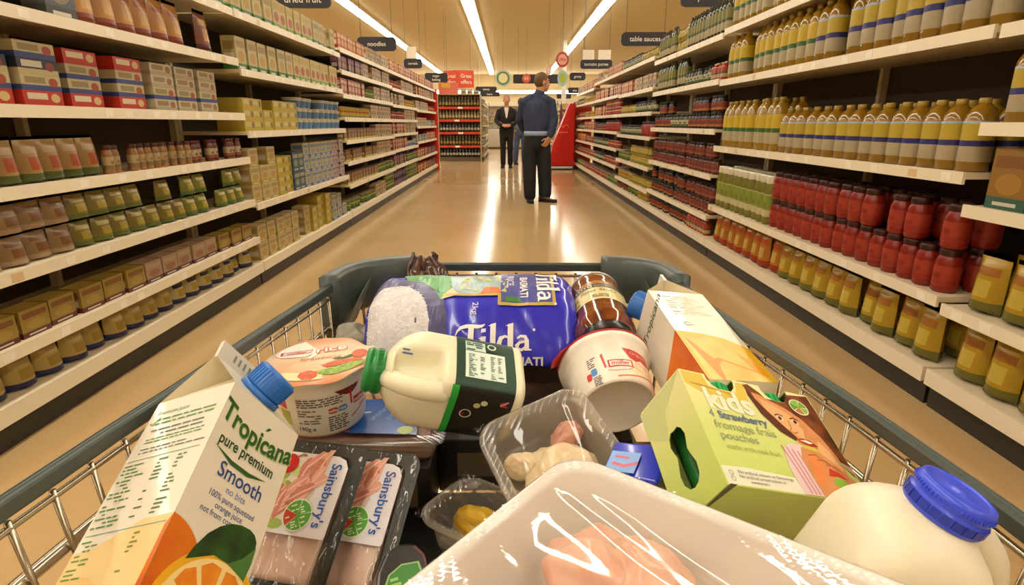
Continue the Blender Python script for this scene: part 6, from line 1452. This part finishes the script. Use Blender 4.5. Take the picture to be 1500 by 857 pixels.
def shoe(par, ankle, heading, L=.28, col='2A1E16', lift=0.):
    """leather shoe: heading = direction of the toe"""
    d = V((math.sin(heading), -math.cos(heading), 0)); s = V((d.y, -d.x, 0)); k = MB(); sole = MB(); a = V(ankle)
    def sec(t):   # along the foot, heel 0 .. toe 1
        wd = .034 + .016 * math.sin(PI * min(1, t * 1.15)); hg = .075 if t < .35 else .075 - .045 * min(1, (t - .35) / .35)
        if t > .93: wd *= .7
        if t < .04: wd *= .85
        return wd, hg
    rings = []
    for i in range(13):
        t = i / 12; wd, hg = sec(t); c = a + d * (t * L - .075); ring = []
        for k2 in range(14):
            an = 2 * PI * k2 / 14; ring.append(V((c.x, c.y, 0)) + s * wd * math.cos(an) + V((0, 0, .02 + lift * (1 - t) + hg * .5 + hg * .5 * math.sin(an))))
        rings.append(ring)
    vs = [p for r in rings for p in r]; fs = [(i * 14 + q, i * 14 + (q + 1) % 14, (i + 1) * 14 + (q + 1) % 14, (i + 1) * 14 + q) for i in range(12) for q in range(14)] + [tuple(range(14))[::-1], tuple(range(12 * 14, 13 * 14))]
    k.add(vs, fs, M(col, .35), True); o = k.build('shoe', par)
    vs = []
    for i in range(13):
        t = i / 12; wd, _ = sec(t); c = a + d * (t * L - .075)
        for sg in (-1, 1):
            for z in (.001, .026): vs.append(V((c.x, c.y, z + lift * (1 - t))) + s * sg * (wd + .003))
    fs = []
    for i in range(12):
        b = i * 4; e = b + 4; fs += [(b, b + 1, e + 1, e), (b + 2, e + 2, e + 3, b + 3), (b, e, e + 2, b + 2), (b + 1, b + 3, e + 3, e + 1)]
    fs += [(0, 2, 3, 1), (48, 49, 51, 50)]
    sole.add(vs, fs, M('1A1410', .6)); sole.build('sole', o)

def cloth(col, bump=.35): return two_tone(col, tuple(min(1, x * 1.25 + .015) for x in [int(col[i:i+2], 16) / 255 for i in (0, 2, 4)]), 14, .3, .75, .85, bump=bump, stretch=(1, 1, .5))
# --- the man in the blue jumper, seen from behind, looking along the red-stand side; local x right, -y towards us
P1 = empty('person', loc=(.385, 8.3, 0)); tag(P1, 'person in blue jumper and dark trousers standing with back to the trolley, looking aside', 'person')
P1.scale = (.93, 1.0, .97)
b = MB()
HD = V((.075, .03, 1.655)); R1 = head(b, HD, PI / 2 + .45, .0, 1.1)
tubes(b, [[(.03, .02, 1.45, .07, .07), (.06, .028, 1.58, .064, .068)],
          [(-.0, 0, .93, .15, .11), (0, 0, 1.1, .15, .11), (.0, .01, 1.3, .18, .12), (.02, .015, 1.43, .15, .09)],
          [(-.18, .03, 1.4, .055), (-.23, .12, 1.15, .045), (-.16, .26, 1.0, .035)],
          [(.2, .0, 1.4, .055), (.235, -.03, 1.14, .045), (.19, -.12, .92, .034)],
          [(-.085, .0, .92, .085), (-.08, -.03, .5, .06), (-.075, -.02, .09, .042)], [(.09, .02, .92, .085), (.11, .03, .5, .06), (.115, .03, .09, .042)]])
hand(b, (.18, -.13, .9), (-.55, -.12, -.85), (-.5, .7, 0), .98, .75, -1); hand(b, (-.15, .27, .98), (.2, .9, -.3), (1, 0, 0), .98, .5)
remesh(b, 'body', .0065, SKIN, P1, 3)
hair(P1, R1, '5A4022', back=-.098, front=.06, thick=.006); eyes_mouth(P1, R1)
j = MB()
tubes(j, [[(-.0, 0.0, 1.0, .175, .135), (0, 0, 1.08, .19, .142), (.0, .01, 1.25, .2, .14), (.005, .012, 1.36, .19, .125), (.02, .015, 1.44, .13, .085), (.035, .02, 1.49, .085, .08), (.045, .024, 1.52, .078, .076)],
          [(-.06, .01, 1.43, .085), (-.19, .03, 1.385, .075), (-.25, .1, 1.16, .065), (-.2, .2, 1.04, .055), (-.16, .255, 1.0, .047)],
          [(.08, .01, 1.43, .085), (.205, .0, 1.385, .078), (.25, -.035, 1.15, .068), (.22, -.09, 1.0, .058), (.19, -.12, .935, .046)]], 18)
remesh(j, 'jumper', .009, cloth('2A3048'), P1, 4)
sh = MB(); sh.lathe([(.182, .935), (.188, .96), (.186, 1.0)], M('8FA0B4', .8), 28, X=Matrix.Diagonal((1, .76, 1, 1)), n=2.3); sh.build('shirt_tail', P1)
q = MB()
tubes(q, [[(0, 0, .8, .185, .135), (0, 0, .9, .185, .138), (0, 0, .955, .178, .13)],
          [(-.09, .0, .86, .11), (-.1, -.01, .65, .108), (-.1, -.03, .42, .1), (-.095, -.025, .2, .094), (-.09, -.015, .08, .088)],
          [(.095, .01, .86, .112), (.115, .02, .65, .112), (.13, .025, .42, .106), (.14, .025, .2, .102), (.14, .02, .1, .098)]], 18)
remesh(q, 'trousers', .009, cloth('15151A'), P1, 4)
shoe(P1, (-.09, -.03, 0), .1, col='1E1814'); shoe(P1, (.12, -.02, 0), PI / 2 - .35, col='4A3422', lift=.0)
# --- the person in the dark suit facing us, hands held together
P2 = empty('person', loc=(-.05, 14.9, 0)); tag(P2, 'person in dark suit and open white shirt facing the trolley, hands held together', 'person')
b = MB(); R2 = head(b, V((0, -.02, 1.62)), 0.05)
tubes(b, [[(0, .01, 1.42, .055, .055), (0, .0, 1.54, .055, .058)], [(0, 0, .9, .15, .1), (0, 0, 1.1, .14, .1), (0, 0, 1.3, .17, .11), (0, .01, 1.41, .14, .085)],
          [(-.17, .01, 1.37, .05), (-.23, -.03, 1.12, .042), (-.09, -.2, 1.03, .032)], [(.17, .01, 1.37, .05), (.23, -.03, 1.12, .042), (.09, -.2, 1.03, .032)],
          [(-.085, 0, .88, .08), (-.09, -.0, .5, .055), (-.09, .02, .09, .04)], [(.085, 0, .88, .08), (.09, -.0, .5, .055), (.09, .02, .09, .04)]])
hand(b, (-.085, -.205, 1.03), (.9, -.35, -.05), (0, .5, -.6), 1.05, .5, 1); hand(b, (.085, -.205, 1.03), (-.9, -.35, -.05), (0, .5, -.6), 1.05, .5, -1)
remesh(b, 'body', .0065, SKIN, P2, 3)
hair(P2, R2, '8A7258', back=-.05, front=.085, thick=.008); eyes_mouth(P2, R2)
j = MB()
tubes(j, [[(0, 0, .84, .185, .125), (0, 0, .95, .18, .125), (0, 0, 1.08, .168, .12), (0, 0, 1.25, .19, .125), (0, .005, 1.36, .17, .11), (0, .012, 1.42, .11, .08)],
          [(-.06, .01, 1.4, .075), (-.18, .01, 1.36, .072), (-.25, -.02, 1.13, .062), (-.17, -.13, 1.05, .052), (-.11, -.19, 1.03, .046)],
          [(.06, .01, 1.4, .075), (.18, .01, 1.36, .072), (.25, -.02, 1.13, .062), (.17, -.13, 1.05, .052), (.11, -.19, 1.03, .046)]], 18)
remesh(j, 'jacket', .009, cloth('14120F'), P2, 4)
F = Fr((0, -.1265, 1.2), (1, 0, 0), (0, .12, 1)); mb = MB(); mb.add([F(-.012, .0, .004), F(.012, 0, .004), F(.05, .2, .006), F(.03, .245, -.012), F(-.03, .245, -.012), F(-.05, .2, .006)], [(0, 1, 2, 3, 4, 5)], M('E0D6C6', .7)); o = mb.build('shirt', P2); s_ = o.modifiers.new('b', 'SOLIDIFY'); s_.thickness = .012; s_.offset = -.5
q = MB()
tubes(q, [[(0, 0, .8, .165, .115), (0, 0, .92, .165, .12)], [(-.085, 0, .84, .095), (-.09, 0, .5, .072), (-.09, .015, .1, .066)], [(.085, 0, .84, .095), (.09, 0, .5, .072), (.09, .015, .1, .066)]], 18)
remesh(q, 'trousers', .009, cloth('12100E'), P2, 4)
shoe(P2, (-.09, .02, 0), -.15, col='1A1512'); shoe(P2, (.09, .02, 0), .15, col='1A1512')
# --- someone in jeans mostly hidden behind the man in the jumper
P3 = empty('person', loc=(.33, 16.2, 0)); tag(P3, 'person in blue jeans and grey top, mostly hidden behind the person in the jumper', 'person')
b = MB(); R3 = head(b, V((0, 0, 1.6)), PI)
tubes(b, [[(0, .01, 1.4, .055, .055), (0, .0, 1.52, .055, .058)], [(0, 0, .9, .15, .1), (0, 0, 1.1, .14, .1), (0, 0, 1.3, .17, .11), (0, .01, 1.4, .14, .085)],
          [(-.17, .01, 1.36, .05), (-.2, .0, 1.1, .042), (-.19, -.03, .88, .032)], [(.17, .01, 1.36, .05), (.2, .0, 1.1, .042), (.19, -.03, .88, .032)], [(-.1, 0, .88, .08), (-.13, .0, .5, .055), (-.15, .02, .09, .04)], [(.085, 0, .88, .08), (.09, -.0, .5, .055), (.09, .02, .09, .04)]])
for sx in (-1, 1): hand(b, (sx * .19, -.03, .87), (0, -.1, -1), (-sx, 0, 0), 1., .4, sx)
remesh(b, 'body', .0065, SKIN, P3, 3); hair(P3, R3, '4A3A28', back=-.08, front=.06); eyes_mouth(P3, R3)
j = MB(); tubes(j, [[(0, 0, .92, .175, .12), (0, 0, 1.1, .165, .12), (0, 0, 1.27, .19, .125), (0, .005, 1.37, .16, .1), (0, .012, 1.42, .09, .075)], [(-.06, .01, 1.38, .075), (-.18, .01, 1.34, .07), (-.21, 0, 1.1, .06), (-.195, -.03, .92, .045)], [(.06, .01, 1.38, .075), (.18, .01, 1.34, .07), (.21, 0, 1.1, .06), (.195, -.03, .92, .045)]], 18); remesh(j, 'sweater', .01, cloth('5A6068'), P3, 4)
q = MB(); tubes(q, [[(0, 0, .8, .165, .115), (0, 0, .94, .16, .118)], [(-.09, 0, .84, .095), (-.12, 0, .5, .078), (-.15, .015, .08, .072)], [(.085, 0, .84, .095), (.09, 0, .5, .078), (.09, .015, .08, .072)]], 18); remesh(q, 'jeans', .01, cloth('3A4A62'), P3, 4)
shoe(P3, (-.15, .02, 0), .3, col='1A1614'); shoe(P3, (.09, .02, 0), -.1, col='1A1614')
